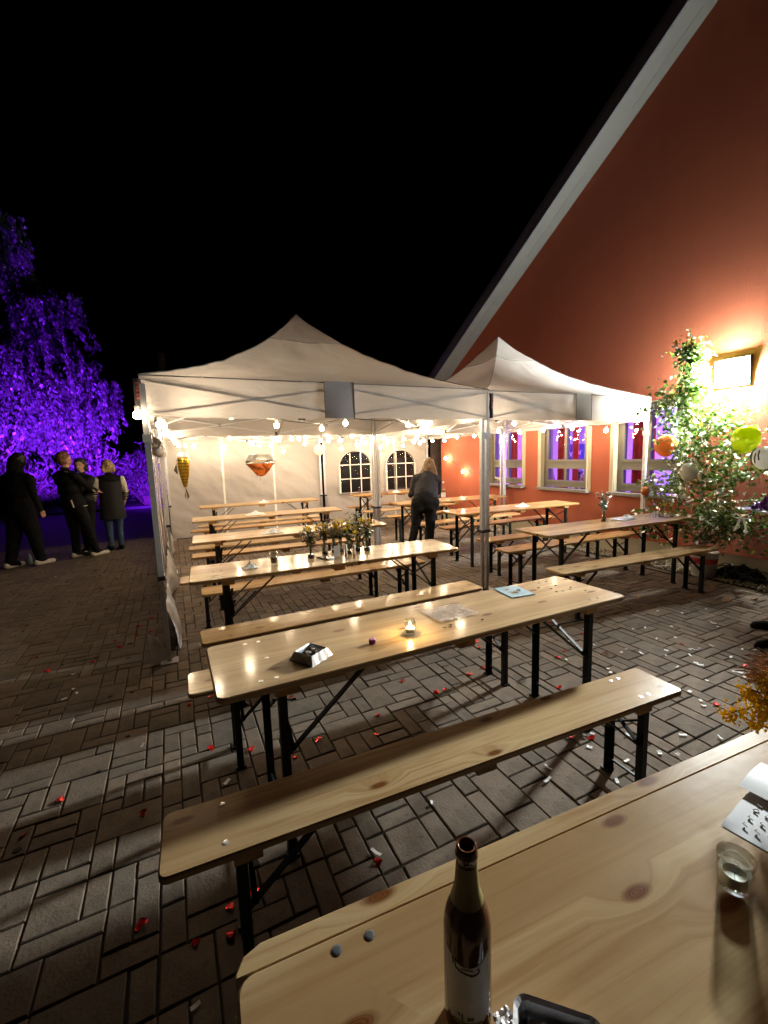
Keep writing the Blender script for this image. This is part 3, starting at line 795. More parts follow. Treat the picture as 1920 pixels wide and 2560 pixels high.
light_string('bulb string sagging in front of the plain back wall', [(.45, 9.55, 1.88), (1.03, 9.6, 1.85), (1.55, 9.4, 1.9), (1.67, 9.3, 1.87), (1.88, 9.2, 1.87), (2.15, 9.3, 1.74), (2.17, 8.6, 1.97), (2.98, 9.3, 1.95)], CABLE)
light_string('bulb string tangled across the middle of the tents', [(1.68, 7.5, 1.91), (1.87, 7.4, 1.92), (2.34, 7.0, 1.97), (2.77, 7.5, 1.88), (2.80, 7.0, 1.94), (3.13, 7.6, 1.80), (3.32, 7.2, 1.87), (3.47, 7.15, 1.89), (3.88, 7.6, 1.86), (4.17, 7.7, 1.9)], CABLE)
light_string('bulb string crossing above the arched windows', [(3.45, 9.3, 1.76), (4.0, 9.4, 1.9), (4.53, 9.55, 1.77), (4.91, 8.6, 1.86), (5.12, 9.5, 1.8), (5.52, 8.8, 1.89), (5.85, 8.8, 1.89)], CABLE)
light_string('bulb string above the bending woman', [(3.39, 6.4, 2.02), (3.94, 6.75, 1.97), (4.22, 6.8, 1.97), (4.49, 6.85, 1.97), (5.2, 7.7, 1.93), (5.5, 7.8, 1.92), (5.8, 7.6, 1.93)], CABLE)
light_string('bulb string along the hall side of the right tent', [(3.4, 4.25, 2.03), (4.80, 5.3, 2.02), (5.6, 6.6, 1.98), (5.75, 6.2, 1.93), (5.8, 5.7, 1.93), (5.7, 5.3, 2.01), (5.88, 5.15, 1.93), (5.9, 4.55, 1.86), (5.95, 4.10, 1.97)], CABLED)
light_string('bulb string zigzagging under the roof of the rear left tent', [(.55, 7.2, 2.0), (.95, 8.0, 1.97), (1.35, 7.3, 2.0), (1.75, 8.2, 1.95), (2.1, 7.8, 1.93), (2.45, 8.6, 1.96), (2.75, 8.1, 1.9), (2.6, 9.2, 1.88)], CABLE)
light_string('bulb string strung from the middle poles to the back of the right tent', [(3.5, 8.2, 1.95), (3.75, 8.6, 1.86), (4.1, 8.3, 1.9), (4.4, 8.9, 1.84), (4.75, 8.2, 1.93), (5.1, 8.5, 1.88), (5.35, 9.1, 1.84)], CABLE)
light_string('short bulb string trailing down the orange wall past the far corner', [(6.06, 9.07, 1.46), (6.06, 8.38, 1.16), (6.08, 7.62, 1.06)], CABLED)

# ================================================================== BEER TABLES AND BENCHES
def slab(L, Wd, T, rc):
    b = MB(); b.prism(rrect(L, Wd, rc), -T, 0, .005); return b
def shared(b, name, m, smooth=False):
    me = b.mesh(name, smooth); me.materials.append(m); return me
def link(name, me, parent, loc=(0, 0, 0), rot=None):
    o = bpy.data.objects.new(name, me); COL.objects.link(o); o.parent = parent; o.location = loc
    if rot: o.rotation_euler = rot
    return o
b = MB(); b.lathe([(0.0001, .0), (.0095, .0), (.0095, .0006), (.006, .0014), (.0001, .0016)], 10, cap=False)
SCR, SCRD = shared(b, 'screw', SCREW), shared(b, 'screw', SCREWD)
def parts_for(L, Wd, H, T, ins, sp, xbrace):
    P = {}
    P['bat'] = shared(MB().box((0, 0, 0), (.085, Wd-.03, .032)), 'batten', PINE2)
    hl = H-T-.03
    lg = MB(); lg.box((0, 0, hl/2+.005), (.032, .004, hl)); lg.box((-.0145, .016, hl/2+.005), (.004, .030, hl)); lg.box((0, .008, .006), (.05, .04, .012))
    P['leg'] = shared(lg, 'leg', STEEL)
    y0, y1 = Wd/2-sp/2, Wd/2+sp/2
    cb = MB(); cb.bar((0, -sp/2, .10 if H > .6 else .07), (0, sp/2, .10 if H > .6 else .07), .010); cb.bar((0, -sp/2, H-T-.045), (0, sp/2, H-T-.045), .022, .012)
    P['cross'] = shared(cb, 'cross_rod', STEEL)
    z0 = .44 if H > .6 else .24; dx = .34 if H > .6 else .22
    br = MB(); br.bar((0, 0, z0), (dx, 0, H-T-.02), .024, .008)
    P['brace'] = shared(br, 'brace', STEEL)
    xb = MB(); xb.bar((0, -sp/2, z0+.02), (0, sp/2, H-T-.07), .018, .008); xb.bar((.012, sp/2, z0+.02), (.012, -sp/2, H-T-.07), .018, .008)
    P['x'] = shared(xb, 'diagonal_strut', STEEL)
    return P
TPARTS = parts_for(2.2, .5, .77, .026, .22, .42, True); BPARTS = parts_for(2.2, .25, .48, .026, .19, .20, True)
def furniture(kind, label, m):
    tb = kind == 'beer_table'; L, Wd, H, T, rc, ins, sp = (2.2, .5, .77, .026, .035, .24, .42) if tb else (2.2, .25, .48, .026, .028, .22, .20)
    P = TPARTS if tb else BPARTS
    t = thing(kind, label, 'table' if tb else 'bench', (0, 0, 0), 0, 'beer tables' if tb else 'beer benches')
    top = slab(L, Wd, T, rc).build('table_top' if tb else 'seat_board', m, t, loc=(0, 0, H))
    for x in (ins+.02, L/2, L-ins-.02): link('batten', P['bat'], t, (x, Wd/2, H-T-.0165))
    for ex, sg in ((ins, 1), (L-ins, -1)):
        for sy in (-1, 1):
            l = link('leg', P['leg'], t, (ex, Wd/2+sy*sp/2, 0), (0, 0, 0 if sy < 0 else PI))
            link('brace', P['brace'], t, (ex+sg*.012, Wd/2+sy*(sp/2-.02), 0), (0, 0, 0 if sg > 0 else PI))
        link('cross_rod', P['cross'], t, (ex, Wd/2, 0)); link('diagonal_strut', P['x'], t, (ex+sg*.03, Wd/2, 0))
    return t, top
def place(t, spec): t.location = (spec[0], spec[1], 0); t.rotation_euler = (0, 0, R(spec[2]))
TL = dict(D='beer table in the foreground holding the brown bottle and the empty candle glass', A='beer table holding the burning candle and square foil ashtray', E='beer table with the row of seven flower vases under the left tent',
          G='beer table just behind the row of flower vases', H='beer table second from the plain back wall in the left tent', I='beer table standing right against the plain back wall',
          J='beer table below the birch with a white flower vase and foil plate', N='beer table in front of the middle hall window with a crumpled napkin', O='beer table the bending woman leans over', Q='beer table under the arched tent windows')
BL = dict(B='bare pine bench between the foreground table and the candle table, half in shadow', C2='bench tucked behind the candle table, only its left end showing', C='bench at the camera side of the vase table, bulbs reflecting on it',
          F='bench behind the vase table showing beneath its edge', G0='bench hidden behind the vase table, legs seen beneath it', G1='bench just behind the second table of the left tent', G2='bench at the near side of the third table in the left tent',
          H1='bench behind the third table of the left tent', H2='bench nearest the plain tent back wall', K='bench in the open under the birch with a white bucket behind its end', L='bench behind the table with the white flower vase',
          M='bench at the near side of the table by the middle hall window', N1='bench just right of the bending woman', N2='bench whose end shows between the woman\'s legs', O1='bench behind the table the woman leans over',
          Q2='bench at the near side of the table under the arched windows', Q1='bench against the arched back wall of the right tent')
for fam, lab, kind in ((TAB, TL, 'beer_table'), (BEN, BL, 'beer_bench')):
    protos = {}
    for k, spec in fam.items():
        m = PINE2 if k in ('C', 'F', 'G1', 'H1', 'L', 'M', 'N1', 'N2', 'O1', 'Q1', 'N', 'O', 'Q') else PINE
        if m not in protos:
            t, top = furniture(kind, lab[k], m); protos[m] = t; place(t, spec)
        else:
            t = dup(protos[m], (spec[0], spec[1], 0), R(spec[2]), lab[k]); place(t, spec)
        fam[k] = spec+(t,)
def top_of(t): return [c for c in t.children if c.name.startswith(('table_top', 'seat_board'))][0]
bpy.context.view_layer.update()
def screws(key, fam, xs, ysx, me):
    t = fam[key][3]; tp = top_of(t)
    for x in xs:
        for y in ysx: link('screw', me, tp, (x, y, .0002))
screws('A', TAB, (.165, .225), (.06, .25, .44), SCR); screws('A', TAB, (1.975, 2.035), (.06, .25, .44), SCRD)
screws('D', TAB, (.165, .225), (.06, .25, .43), SCRD); screws('B', BEN, (.18,), (.05, .21), SCR); screws('B', BEN, (2.02, 1.97), (.05, .21), SCR)
screws('E', TAB, (.165, .225, 1.975, 2.035), (.06, .25, .44), SCRD); screws('C', BEN, (.18, 2.02), (.05, .2), SCRD); screws('K', BEN, (.18, 2.02), (.05, .2), SCRD)
# proud edge strip along the far side of the foreground table, with a broken-out notch
tp = top_of(TAB['D'][3])
b = MB()
tp.data = slab(2.2, .4555, .026, .03).mesh('table_top'); tp.data.materials.append(PINE)
out = [(0, 0), (2.17, 0), (2.19, .012), (2.2, .04), (2.2, .045)]; b.prism([(.0, .0), (2.2, .0), (2.2, .008), (2.186, .032), (2.16, .044), (.045, .044), (.014, .032), (0, .008)], -.026, -.0032, .003)
b.build('edge_strip', PINE, tp, loc=(0, .4563, 0))

b = MB(); b.tube([(.275+.078*math.cos(a), .185+.078*math.sin(a), .0004) for a in [R(10+5*k) for k in range(27)]], [.0004+.0012*abs(math.sin(k*.7)) for k in range(27)], 5); b.build('wet_ring', thin_glass('wet_ring_gloss', (1, 1, 1), .25), tp, smooth=True)
def on_table(u, v, z=.77): return (u, v, z)
# ================================================================== SMALL THINGS ON THE TABLES
# beer bottle
bx, by, bz = .333, .459, .77
bo = thing('beer_bottle', 'open brown beer bottle with pale grey label on the foreground table', 'bottle', (bx, by, bz), R(-36))
pr = [(.001, .004), (.026, 0), (.033, .004), (.0345, .012), (.0345, .158), (.0335, .172), (.030, .188), (.0235, .205), (.0185, .222), (.0165, .24), (.0145, .266), (.0140, .272), (.0160, .273), (.0163, .279), (.0150, .284), (.0152, .288), (.0135, .290), (.0105, .289), (.0098, .282), (.0098, .25)]
b = MB(); b.lathe(pr, 32, cap=False); b.build('glass_body', BROWNGLASS, bo, smooth=True)
b = MB(); b.lathe([(.0237, .2055), (.0189, .222), (.0169, .24), (.0150, .263)], 32, cap=False); b.build('neck_label', NECKFOIL, bo, smooth=True)
def lab(u, v):
    a = (u-.5)*2; hw = 1.05*math.sqrt(max(.0, 1-max(0, (.22-v)/.22)**2.2)) if v < .22 else 1.05
    top = .150-.020*(1-abs(a)**2); z = .030+(top-.030)*v; th = -PI/2+a*hw
    return (.0349*math.cos(th), .0349*math.sin(th), z)
b = MB(); b.grid(lab, 24, 18); lb = b.build('label', LABELW, bo, smooth=True)
sq = lambda a, z, r=.0352: (r*math.cos(-PI/2+a), r*math.sin(-PI/2+a), z)
b = MB(); pts = [(-.62, .137), (-.60, .128), (-.52, .136), (-.5, .126), (-.40, .124), (-.3, .122), (-.2, .1215), (-.1, .1205), (0, .1195), (.1, .119), (.2, .1185), (.3, .119), (.42, .121), (.48, .1235), (.47, .127), (.40, .1275)]
b.tube([sq(*p) for p in pts], .0009, 5); b.tube([sq(-.28+.05*k, .1255+.0022*(k % 2)) for k in range(11)], .0006, 4); b.tube([sq(.14, .119), sq(.16, .1155)], .0006, 4)
def patch(a0, a1, z0, z1): b.add([sq(a0, z0), sq(a1, z0), sq(a1, z1), sq(a0, z1)], [(0, 1, 2, 3)])
patch(-.42, -.38, .048, .053); patch(-.36, -.31, .047, .0515); patch(-.25, -.20, .0425, .053); patch(-.2, -.17, .042, .0445)
for k in range(4): patch(-.02+k*.06, .03+k*.06, .0425+.0004*k, .0490+.0002*k)
patch(.225, .25, .0415, .050)
b.build('label_print', INK, lb)
b = MB(); b.grid(lambda u, v: sq((u-.5)*1.25, .0335+.007*v+.004*math.sin(u*PI)*0), 16, 2); b.build('gold_band', NECKFOIL, lb, smooth=True)
# foil bits beside the bottle
b = MB(); b.grid(lambda u, v: (.03*u, .022*v, .004+.010*abs(fbm(u*5, v*5))), 7, 7)
tag(b.build('foil_scrap', FOIL, loc=(.362, .418, .77)), 'crumpled scrap of foil between the brown bottle and the foil tray', 'foil scrap')
# foil tray at the lower edge
def foil_tray(name, label, loc, rz, L, Wd, H, flare, rc, fill=None):
    o = thing(name, label, 'ashtray', loc, rz); b = MB(); n = 8
    rings = [(1.0, .0), (1.0+flare*.0, .002), (1+flare, H), (1+flare+.16, H+.002), (1+flare+.17, H-.004)]
    inner = [(1+flare-.03, H-.001), (.97, .004)]
    seq = [rings[0], rings[2], rings[3], rings[4]]
    out = []
    for s, z in [(1.0, 0), (1+flare, H), (1+flare+.13, H+.003), (1+flare+.14, H-.003)]:
        out.append(([((p[0]-L/2)*s, (p[1]-Wd/2)*s) for p in rrect(L, Wd, rc, n)], z))
    vs = []; N = len(out[0][0]); fs = []
    for ri, (pts, z) in enumerate(out):
        for i, p in enumerate(pts): 
            c = .0016*math.sin(i*2.4) if ri in (1, 0) else 0
            vs.append((p[0]+c, p[1]+c, z))
    for k in range(3):
        for i in range(N): fs.append((k*N+i, k*N+(i+1) % N, (k+1)*N+(i+1) % N, (k+1)*N+i))
    fs.append(tuple(range(N))); b.add(vs, fs); b.build('tray', FOIL, o, smooth=False)
    return o
ft = foil_tray('foil_tray', 'aluminium foil tray cut off by the lower edge beside the bottle', (.413, .358, .77), R(-44), .10, .085, .022, .12, .016)
b = MB(); b.grid(lambda u, v: ((u-.5)*.085, (v-.5)*.07, .008+.010*fbm(u*4, v*4, 2)+.006*abs(fbm(u*9, v*9))), 30, 30); b.build('creased_lining', FOIL, ft, smooth=True)
# empty tea-light glass with candle (unlit)
def tealight(label, loc, lit, rtop=.031, rbot=.026, H=.066):
    o = thing('candle_glass', label, 'candle', loc)
    b = MB(); b.lathe([(.001, .001), (rbot-.002, .001), (rbot, .004), (rtop-.002, H*.6), (rtop, H), (rtop-.002, H), (rtop-.004, H*.6), (rbot-.002, .012), (.001, .011)], 28, cap=False)
    b.build('glass', GLASS, o, smooth=True)
    b = MB(); b.lathe([(.001, .0115), (.0195, .0115), (.0205, .013), (.0205, .030), (.0195, .0305), (.019, .0265), (.001, .0255)], 24, cap=False); b.build('wax', WAX, o, smooth=True)
    b = MB(); b.tube([(0, 0, .025), (.001, 0, .033)], .0008, 5); b.build('wick', INK, o)
    if lit:
        b = MB(); b.lathe([(.0005, .031), (.003, .034), (.0046, .040), (.0036, .048), (.0015, .056), (.0004, .060)], 10, cap=False); b.build('flame', emis('candle_flame', (1.0, .62, .22), 900), o, smooth=True)
    return o
tealight('unlit candle in a clear glass on the foreground table', (.905, .388, .77), False)
tealight('burning candle in a small glass on the pine table', (.95, 1.739, .77), True, .029, .025, .07)
# note paper on the foreground table
b = MB(); b.grid(lambda u, v: (.0+.20*u, .105*v, .0012+.0035*math.sin(u*2.4)*math.sin(v*3)+(.010*max(0, v-.72) if u > .0 else 0)), 12, 12)
pp = b.build('note_sheet', plain('grey_note_paper', (.42, .43, .47), .6), smooth=True, loc=(1.05, .372, .77)); pp.rotation_euler = (0, 0, R(8)); tag(pp, 'grey note sheet with dark handwriting beside the unlit candle glass', 'paper')
b = MB(); rs = random.Random(8)
for r0, y in enumerate((.030, .052, .074)):
    for k in range(5):
        x = .035+k*.03+rs.uniform(-.003, .003); b.tube([(x, y-.006, .0062), (x+.004, y+.004, .0064), (x+.010, y+.002, .0064), (x+.013, y-.005, .0062)][:rs.randint(2, 4)], .0011, 4)
b.build('handwriting', INK, pp)
b = MB(); b.grid(lambda u, v: (.14*u, .07*v, .012+.006*math.sin(u*3)), 8, 8)
pf = b.build('folded_sheet', plain('pale_grey_paper', (.5, .52, .56), .5), smooth=True, loc=(1.19, .445, .772)); pf.rotation_euler = (0, 0, R(6)); tag(pf, 'folded pale sheet lying over the far edge of the note sheet', 'paper')
# goldenrod flowers reaching in at the right edge
def goldenrod(loc, seed):
    o = thing('flower_vase', 'vase with yellow goldenrod and dry grass at the right end of the foreground table', 'vase', loc); rg = random.Random(seed)
    b = MB(); b.lathe([(.001, 0), (.034, 0), (.037, .02), (.032, .08), (.022, .12), (.024, .15)], 20, cap=False); b.build('vase_glass', GLASS, o, smooth=True)
    st = MB(); fl_ = MB(); dr = MB(); lf = MB()
    tips = [(-.12, .10, .12), (-.105, .07, .20), (-.09, .046, .18), (-.09, .05, .105), (-.087, .035, .235), (-.07, .05, .15), (0, .08, .22), (.05, .05, .24), (.08, -.02, .22)]
    for tx, ty, tz in tips:
        pts = [(0, 0, .015), (tx*.2, ty*.2, max(.13, tz*.8)), (tx*.6, ty*.6, max(.15, tz*.95)), (tx, ty, tz)]; st.tube(pts, .0018, 5)
        for k in range(110):
            t = rg.random()**.7; q = Vector(pts[2]).lerp(Vector(pts[3]), t); side = Vector((rg.gauss(0, 1), rg.gauss(0, 1), rg.gauss(0, .6)))*.018*(1.25-t*.7)
            p = q+side+Vector((-.01, 0, -.006)); r = rg.uniform(.003, .0055)
            fl_.add([p+Vector((r, 0, 0)), p+Vector((0, r, 0)), p+Vector((-r, 0, 0)), p+Vector((0, -r, 0)), p+Vector((0, 0, r)), p-Vector((0, 0, r))], [(0, 1, 4), (1, 2, 4), (2, 3, 4), (3, 0, 4), (1, 0, 5), (2, 1, 5), (3, 2, 5), (0, 3, 5)])
        for k in range(4):
            q = Vector(pts[1]).lerp(Vector(pts[2]), .2+.25*k); d = Vector((rg.uniform(-1, .3), rg.uniform(-1, 1), rg.uniform(-.1, .35))).normalized()*.06; n_ = Vector((0, 0, 1)).cross(d).normalized()*.004
            lf.add([q, q+d*.5+n_, q+d, q+d*.5-n_], [(0, 1, 2, 3)])
    for k in range(12):
        a = rg.uniform(-.12, .0); c = rg.uniform(.04, .10); z = rg.uniform(.22, .29)
        dr.tube([(a*.4, c*.4, .13), (a*.8, c*.8, z*.8), (a, c, z)], [.0012, .001, .0006], 4)
        for j in range(26):
            q = Vector((a*.8, c*.8, z*.8)).lerp(Vector((a, c, z)), rg.random()); e = Vector((rg.gauss(0, .012), rg.gauss(0, .012), rg.gauss(0, .008)))
            dr.add([q, q+e+Vector((0, 0, .004)), q+e*1.3], [(0, 1, 2)])
    st.build('stem', STEMG, o); fl_.build('blossom', YELLOWF, o); lf.build('foliage', STEMG, o); dr.build('dry_grass', DRYF, o)
goldenrod((1.42, .50, .77), 4)
# table A: ashtray, cap, sleeve, leaflet
def ashtray():
    o = thing('foil_ashtray', 'square foil ashtray full of stubs on the candle table', 'ashtray', (.468, 1.738, .77), R(32))
    def ringsq(h, z): return [(-h, -h, z), (h, -h, z), (h, h, z), (-h, h, z)]
    b = MB(); vs = []; n = 6
    def sub(h, z, amp):
        pts = []
        for i in range(4):
            a, c = Vector(ringsq(h, z)[i]), Vector(ringsq(h, z)[(i+1) % 4])
            for k in range(n):
                p = a.lerp(c, k/n); s = 1+amp*(1 if k % 2 else -1); pts.append((p.x*s, p.y*s, p.z))
        return pts
    rings = [sub(.066, 0, .0), sub(.064, .004, .012), sub(.050, .034, .015), sub(.047, .036, 0), sub(.043, .030, .0), sub(.040, .012, 0)]
    for r in rings: vs += r
    N = 4*n; fs = [(k*N+i, k*N+(i+1) % N, (k+1)*N+(i+1) % N, (k+1)*N+i) for k in range(5) for i in range(N)]; fs.append(tuple(range(5*N, 6*N)))
    b.add(vs, fs); b.build('tray', FOIL, o)
    b = MB(); b.grid(lambda u, v: ((u-.5)*.078, (v-.5)*.078, .016+.006*fbm(u*6, v*6)), 10, 10); b.build('ash', ASH, o)
    rg = random.Random(2)
    for k in range(9):
        p = MB(); a = rg.random()*6.28; c = Vector((rg.uniform(-.022, .022), rg.uniform(-.022, .022), .024+rg.uniform(0, .006))); d = Vector((math.cos(a), math.sin(a), rg.uniform(-.2, .3)))*.013
        p.tube([c-d, c+d], .0035, 6); p.build('cigarette_stub', plain('brown_stub', (.16, .08, .045), .8) if k % 3 else WAX, o)
ashtray()
b = MB(); b.lathe([(.001, 0), (.0145, 0), (.0150, .003), (.0140, .019), (.0125, .021), (.001, .0212)], 18, cap=False)
for k in range(18): b.box((.0147*math.cos(k*PI/9), .0147*math.sin(k*PI/9), .010), (.0016, .0016, .016), k*PI/9)
tag(b.build('bottle_cap', PURPLE, smooth=False, loc=(.752, 1.736, .77)), 'small purple screw cap on the candle table', 'bottle cap')
def sleeve(u, v): return (u*.245, v*.19, .003+.010*abs(fbm(u*3.2, v*3.2, 3))*(1.2-u*.7)+.004*abs(fbm(u*11, v*11)))
b = MB(); b.grid(sleeve, 26, 22); o = b.build('plastic_sleeve', CLEAR, smooth=True, loc=(1.142, 1.772, .771)); o.rotation_euler = (0, 0, R(2)); tag(o, 'clear crinkled plastic sleeve lying on the candle table', 'plastic sleeve')
b = MB(); b.box((.08, .095, .002), (.16, .19, .004)); lf = b.build('leaflet', plain('light_blue_print', (.16, .34, .45), .35, 0, .1), loc=(1.70, 1.885, .771)); lf.rotation_euler = (0, 0, R(-7)); tag(lf, 'light blue leaflet with tan and dark figures on the candle table', 'leaflet')
b = MB(); rg = random.Random(4)
for k in range(7):
    x, y = .03+rg.random()*.10, .05+rg.random()*.10; b.prism([(x+.016*math.cos(a)*rg.uniform(.5, 1.3), y+.016*math.sin(a)*rg.uniform(.5, 1.3)) for a in [j*1.047 for j in range(6)]], .0041, .0045)
b.build('print', plain('tan_print', (.30, .22, .12), .5), lf)
b = MB()
for k in range(5):
    x, y = .04+rg.random()*.09, .05+rg.random()*.09; b.prism([(x+.010*math.cos(a)*rg.uniform(.4, 1.5), y+.010*math.sin(a)*rg.uniform(.4, 1.5)) for a in [j*1.047 for j in range(6)]], .0046, .005)
b.build('dark_print', plain('dark_blue_print', (.03, .05, .09), .5), lf)
# crumbs and confetti dots on the table ends
b = MB()
for x, y in [(1.13, 1.72), (1.16, 1.715), (1.175, 1.735), (1.35, 1.71), (.99, 1.80), (2.02, 1.9), (2.09, 1.93), (2.0, 1.84), (2.14, 1.86), (2.16, 1.77), (1.97, 1.95)]:
    b.prism([(x+.008*math.cos(a), y+.004*math.sin(a+x*9)) for a in [k*1.05 for k in range(6)]], .7705, .7735)
tag(b.build('crumbs', plain('dark_crumb', (.05, .03, .02), .8)), 'dark crumbs scattered over the candle table', 'crumbs', kind='stuff')

# flower vases on table E
def flower_vase(label, loc, seed, hts, yellow, white, red, group='flower bottles along the tent table', sc=1.0):
    o = thing('flower_vase', label, 'vase', loc, 0, group); o.scale = (sc,)*3; rg = random.Random(seed)
    b = MB(); b.lathe([(.001, .002), (.027, 0), (.030, .006), (.030, .03), (.025, .055), (.016, .085), (.015, .10), (.022, .135), (.0245, .14), (.022, .138), (.013, .10), (.001, .098)], 18, cap=False)
    b.build('vase_glass', GLASS, o, smooth=True)
    b = MB(); b.lathe([(.001, .004), (.0265, .004), (.0275, .03), (.001, .031)], 14, cap=False); b.build('water', plain('dark_vase_water', (.05, .022, .016), .15), o, smooth=True)
    st = MB(); lf = MB(); fw = {}
    for k in range(15):
        a = rg.random()*6.28; h = hts*rg.uniform(.62, 1.02); r = rg.uniform(.01, .085); tip = Vector((r*math.cos(a), r*math.sin(a), h))
        p1 = Vector((tip.x*.15, tip.y*.15, .12)); st.tube([(tip.x*.1, tip.y*.1, .02), p1, p1.lerp(tip, .5)+Vector((0, 0, .02)), tip], .0016, 4)
        for j in range(9):
            q = p1.lerp(tip, rg.uniform(.05, .95)); d = Vector((rg.gauss(0, 1), rg.gauss(0, 1), rg.gauss(.3, .7))).normalized(); L = rg.uniform(.022, .048); n_ = d.orthogonal().normalized()*L*.2
            lf.add([q, q+d*L*.5+n_, q+d*L, q+d*L*.5-n_], [(0, 1, 2, 3)]); lf.tone.append(rg.random()*.6)
        c = rg.choice([YELLOWF]*yellow+[WHITEF]*white+[DRYF]*red); m_ = fw.setdefault(c, MB())
        for j in range(rg.randint(5, 11)):
            q = tip+Vector((rg.gauss(0, .012), rg.gauss(0, .012), rg.gauss(0, .010))); r2 = rg.uniform(.006, .012); d = Vector((rg.gauss(0, 1), rg.gauss(0, 1), rg.gauss(0, 1))).normalized(); x = d.orthogonal().normalized()*r2; y = d.cross(x)
            m_.add([q+x*math.cos(t)+y*math.sin(t)+d*r2*.3*(i % 2) for i, t in enumerate([i*1.047 for i in range(6)])]+[q-d*r2*.3], [(i, (i+1) % 6, 6) for i in range(6)])
    st.build('stem', STEMG, o); lf.build('foliage', leaf('bouquet_leaf', (.03, .06, .012), (.06, .11, .02)), o)
    for m_, q in fw.items(): q.build('blossom', m_, o)
    return o
VL = [('leftmost flower bottle of the row, with dusky pink blooms', .993, 3.511, 1, 2, 4, .26), ('second flower bottle from the left, white and yellow blooms', 1.141, 3.588, 2, 3, 0, .27), ('third flower bottle from the left in the close middle cluster', 1.232, 3.610, 4, 2, 1, .29),
      ('fourth flower bottle from the left, tight beside the third', 1.288, 3.60, 3, 2, 1, .28), ('flower bottle of the row nearest the camera, yellow goldenrod blooms', 1.325, 3.49, 5, 1, 0, .29), ('sixth flower bottle from the left with tall white blooms', 1.428, 3.552, 0, 5, 1, .34), ('rightmost flower bottle of the row, yellow and pale blooms', 1.506, 3.516, 4, 2, 1, .30)]
for i, (lb_, u, v, y_, w_, r_, h_) in enumerate(VL): flower_vase(lb_, (u, v, .77), 20+i, h_, y_, w_, r_)
flower_vase('vase of white carnation blooms on the table below the birch', (4.419, 3.40, .77), 77, .31, 0, 6, 1, None, 1.05)
b = MB(); b.lathe([(.001, 0), (.024, 0), (.026, .004), (.033, .10), (.0315, .10), (.0245, .012), (.001, .011)], 24, cap=False)
cu = thing('drinking_glass', 'clear tumbler standing alone left of the flower bottles', 'glass', (.682, 3.489, .77)); b.build('glass', GLASS, cu, smooth=True)
b = MB(); b.lathe([(.001, .012), (.0245, .012), (.029, .052), (.001, .053)], 20, cap=False); b.build('drink', plain('brown_drink', (.12, .06, .03), .1), cu, smooth=True)
def crumple(name, label, cat, loc, s, m, seed=0, h=.6, group=None):
    b = MB(); n = 12
    def f(u, v):
        a, c = (u-.5)*2, (v-.5)*2; r = max(abs(a), abs(c)); return (a*s*(1+.35*fbm(c*2+seed, a)), c*s*.7*(1+.35*fbm(a*2, c+seed)), .004+s*h*(1-r)*abs(fbm(a*3+seed, c*3, 1.3))*1.6+.4*s*(1-r)**2)
    b.grid(f, n, n); return tag(b.build(name, m, loc=loc), label, cat, group)
crumple('paper_tissue', 'crumpled white tissue near the left end of the vase table', 'tissue', (.489, 3.46, .771), .055, PAPER, 1)
crumple('paper_napkin', 'crumpled napkins on the right end of the table below the birch', 'napkin', (5.16, 3.26, .771), .10, plain('lilac_napkin', (.60, .54, .68), .7), 3)
crumple('paper_napkin', 'flat crumpled napkin on the table by the middle hall window', 'napkin', (4.72, 5.02, .771), .10, PAPER, 5, .25)
crumple('paper_napkin', 'white napkin lying on the table behind the flower bottles', 'napkin', (.98, 5.0, .771), .12, PAPER, 6, .2)
crumple('paper_napkin', 'white napkins on the table against the plain back wall', 'napkin', (1.55, 8.55, .771), .09, PAPER, 8, .4)
crumple('paper_napkin', 'flat white paper on the table second from the back wall', 'napkin', (1.1, 6.8, .771), .14, PAPER, 9, .1)
crumple('plastic_wrap', 'crumpled clear wrapper lying alone on the paving by the birch bench', 'wrapper', (4.89, 3.52, .004), .075, CLEAR, 11, .7)
crumple('plastic_wrap', 'clear crumpled cup film on the paving under the candle table', 'wrapper', (2.09, 2.21, .004), .035, CLEAR, 12, .9)
o = foil_tray('foil_plate', 'shallow foil plate with napkins beside the white flower vase', (4.72, 3.37, .771), R(5), .24, .15, .008, .05, .03); o['category'] = 'plate'
crumple('paper_napkin', 'folded white napkins lying on the foil plate', 'napkin', (4.80, 3.38, .782), .07, PAPER, 14, .5)
for i, (u, v, lab_) in enumerate([(1.205, 3.46, 'white paper slip standing between the second and third flower bottles'), (1.262, 3.40, 'tall pale candle standing before the middle flower bottles'), (1.315, 3.345, 'tall pale candle nearest the edge of the vase table')]):
    if i == 0:
        b = MB(); b.box((0, 0, .045), (.055, .006, .09)); tag(b.build('paper_slip', PAPER, loc=(u, v, .77)), lab_, 'paper')
    else:
        c_ = thing('pale_candle', lab_, 'candle', (u, v, .77), 0, 'pale candles on the vase table'); b = MB(); b.lathe([(.001, 0), (.0115, 0), (.0115, .10), (.010, .104), (.001, .103)], 14, cap=False); b.build('wax', WAX, c_, smooth=True)
        b = MB(); b.tube([(0, 0, .103), (.001, 0, .111)], .0009, 5); b.build('wick', INK, c_)
        b = MB(); b.box((.0, -.0117, .02), (.008, .001, .014)); b.build('print', INK, c_)
b = MB(); b.box((0, 0, .005), (.075, .145, .009)); ph = b.build('phone', plain('pale_phone_case', (.55, .58, .62), .2), loc=(1.10, 3.45, .7705)); ph.rotation_euler = (0, 0, R(25)); tag(ph, 'pale phone lying in front of the second flower bottle', 'phone')
b = MB(); b.box((0, 0, .0099), (.068, .136, .0008)); b.build('screen', plain('dark_screen', (.02, .025, .03), .06), ph)
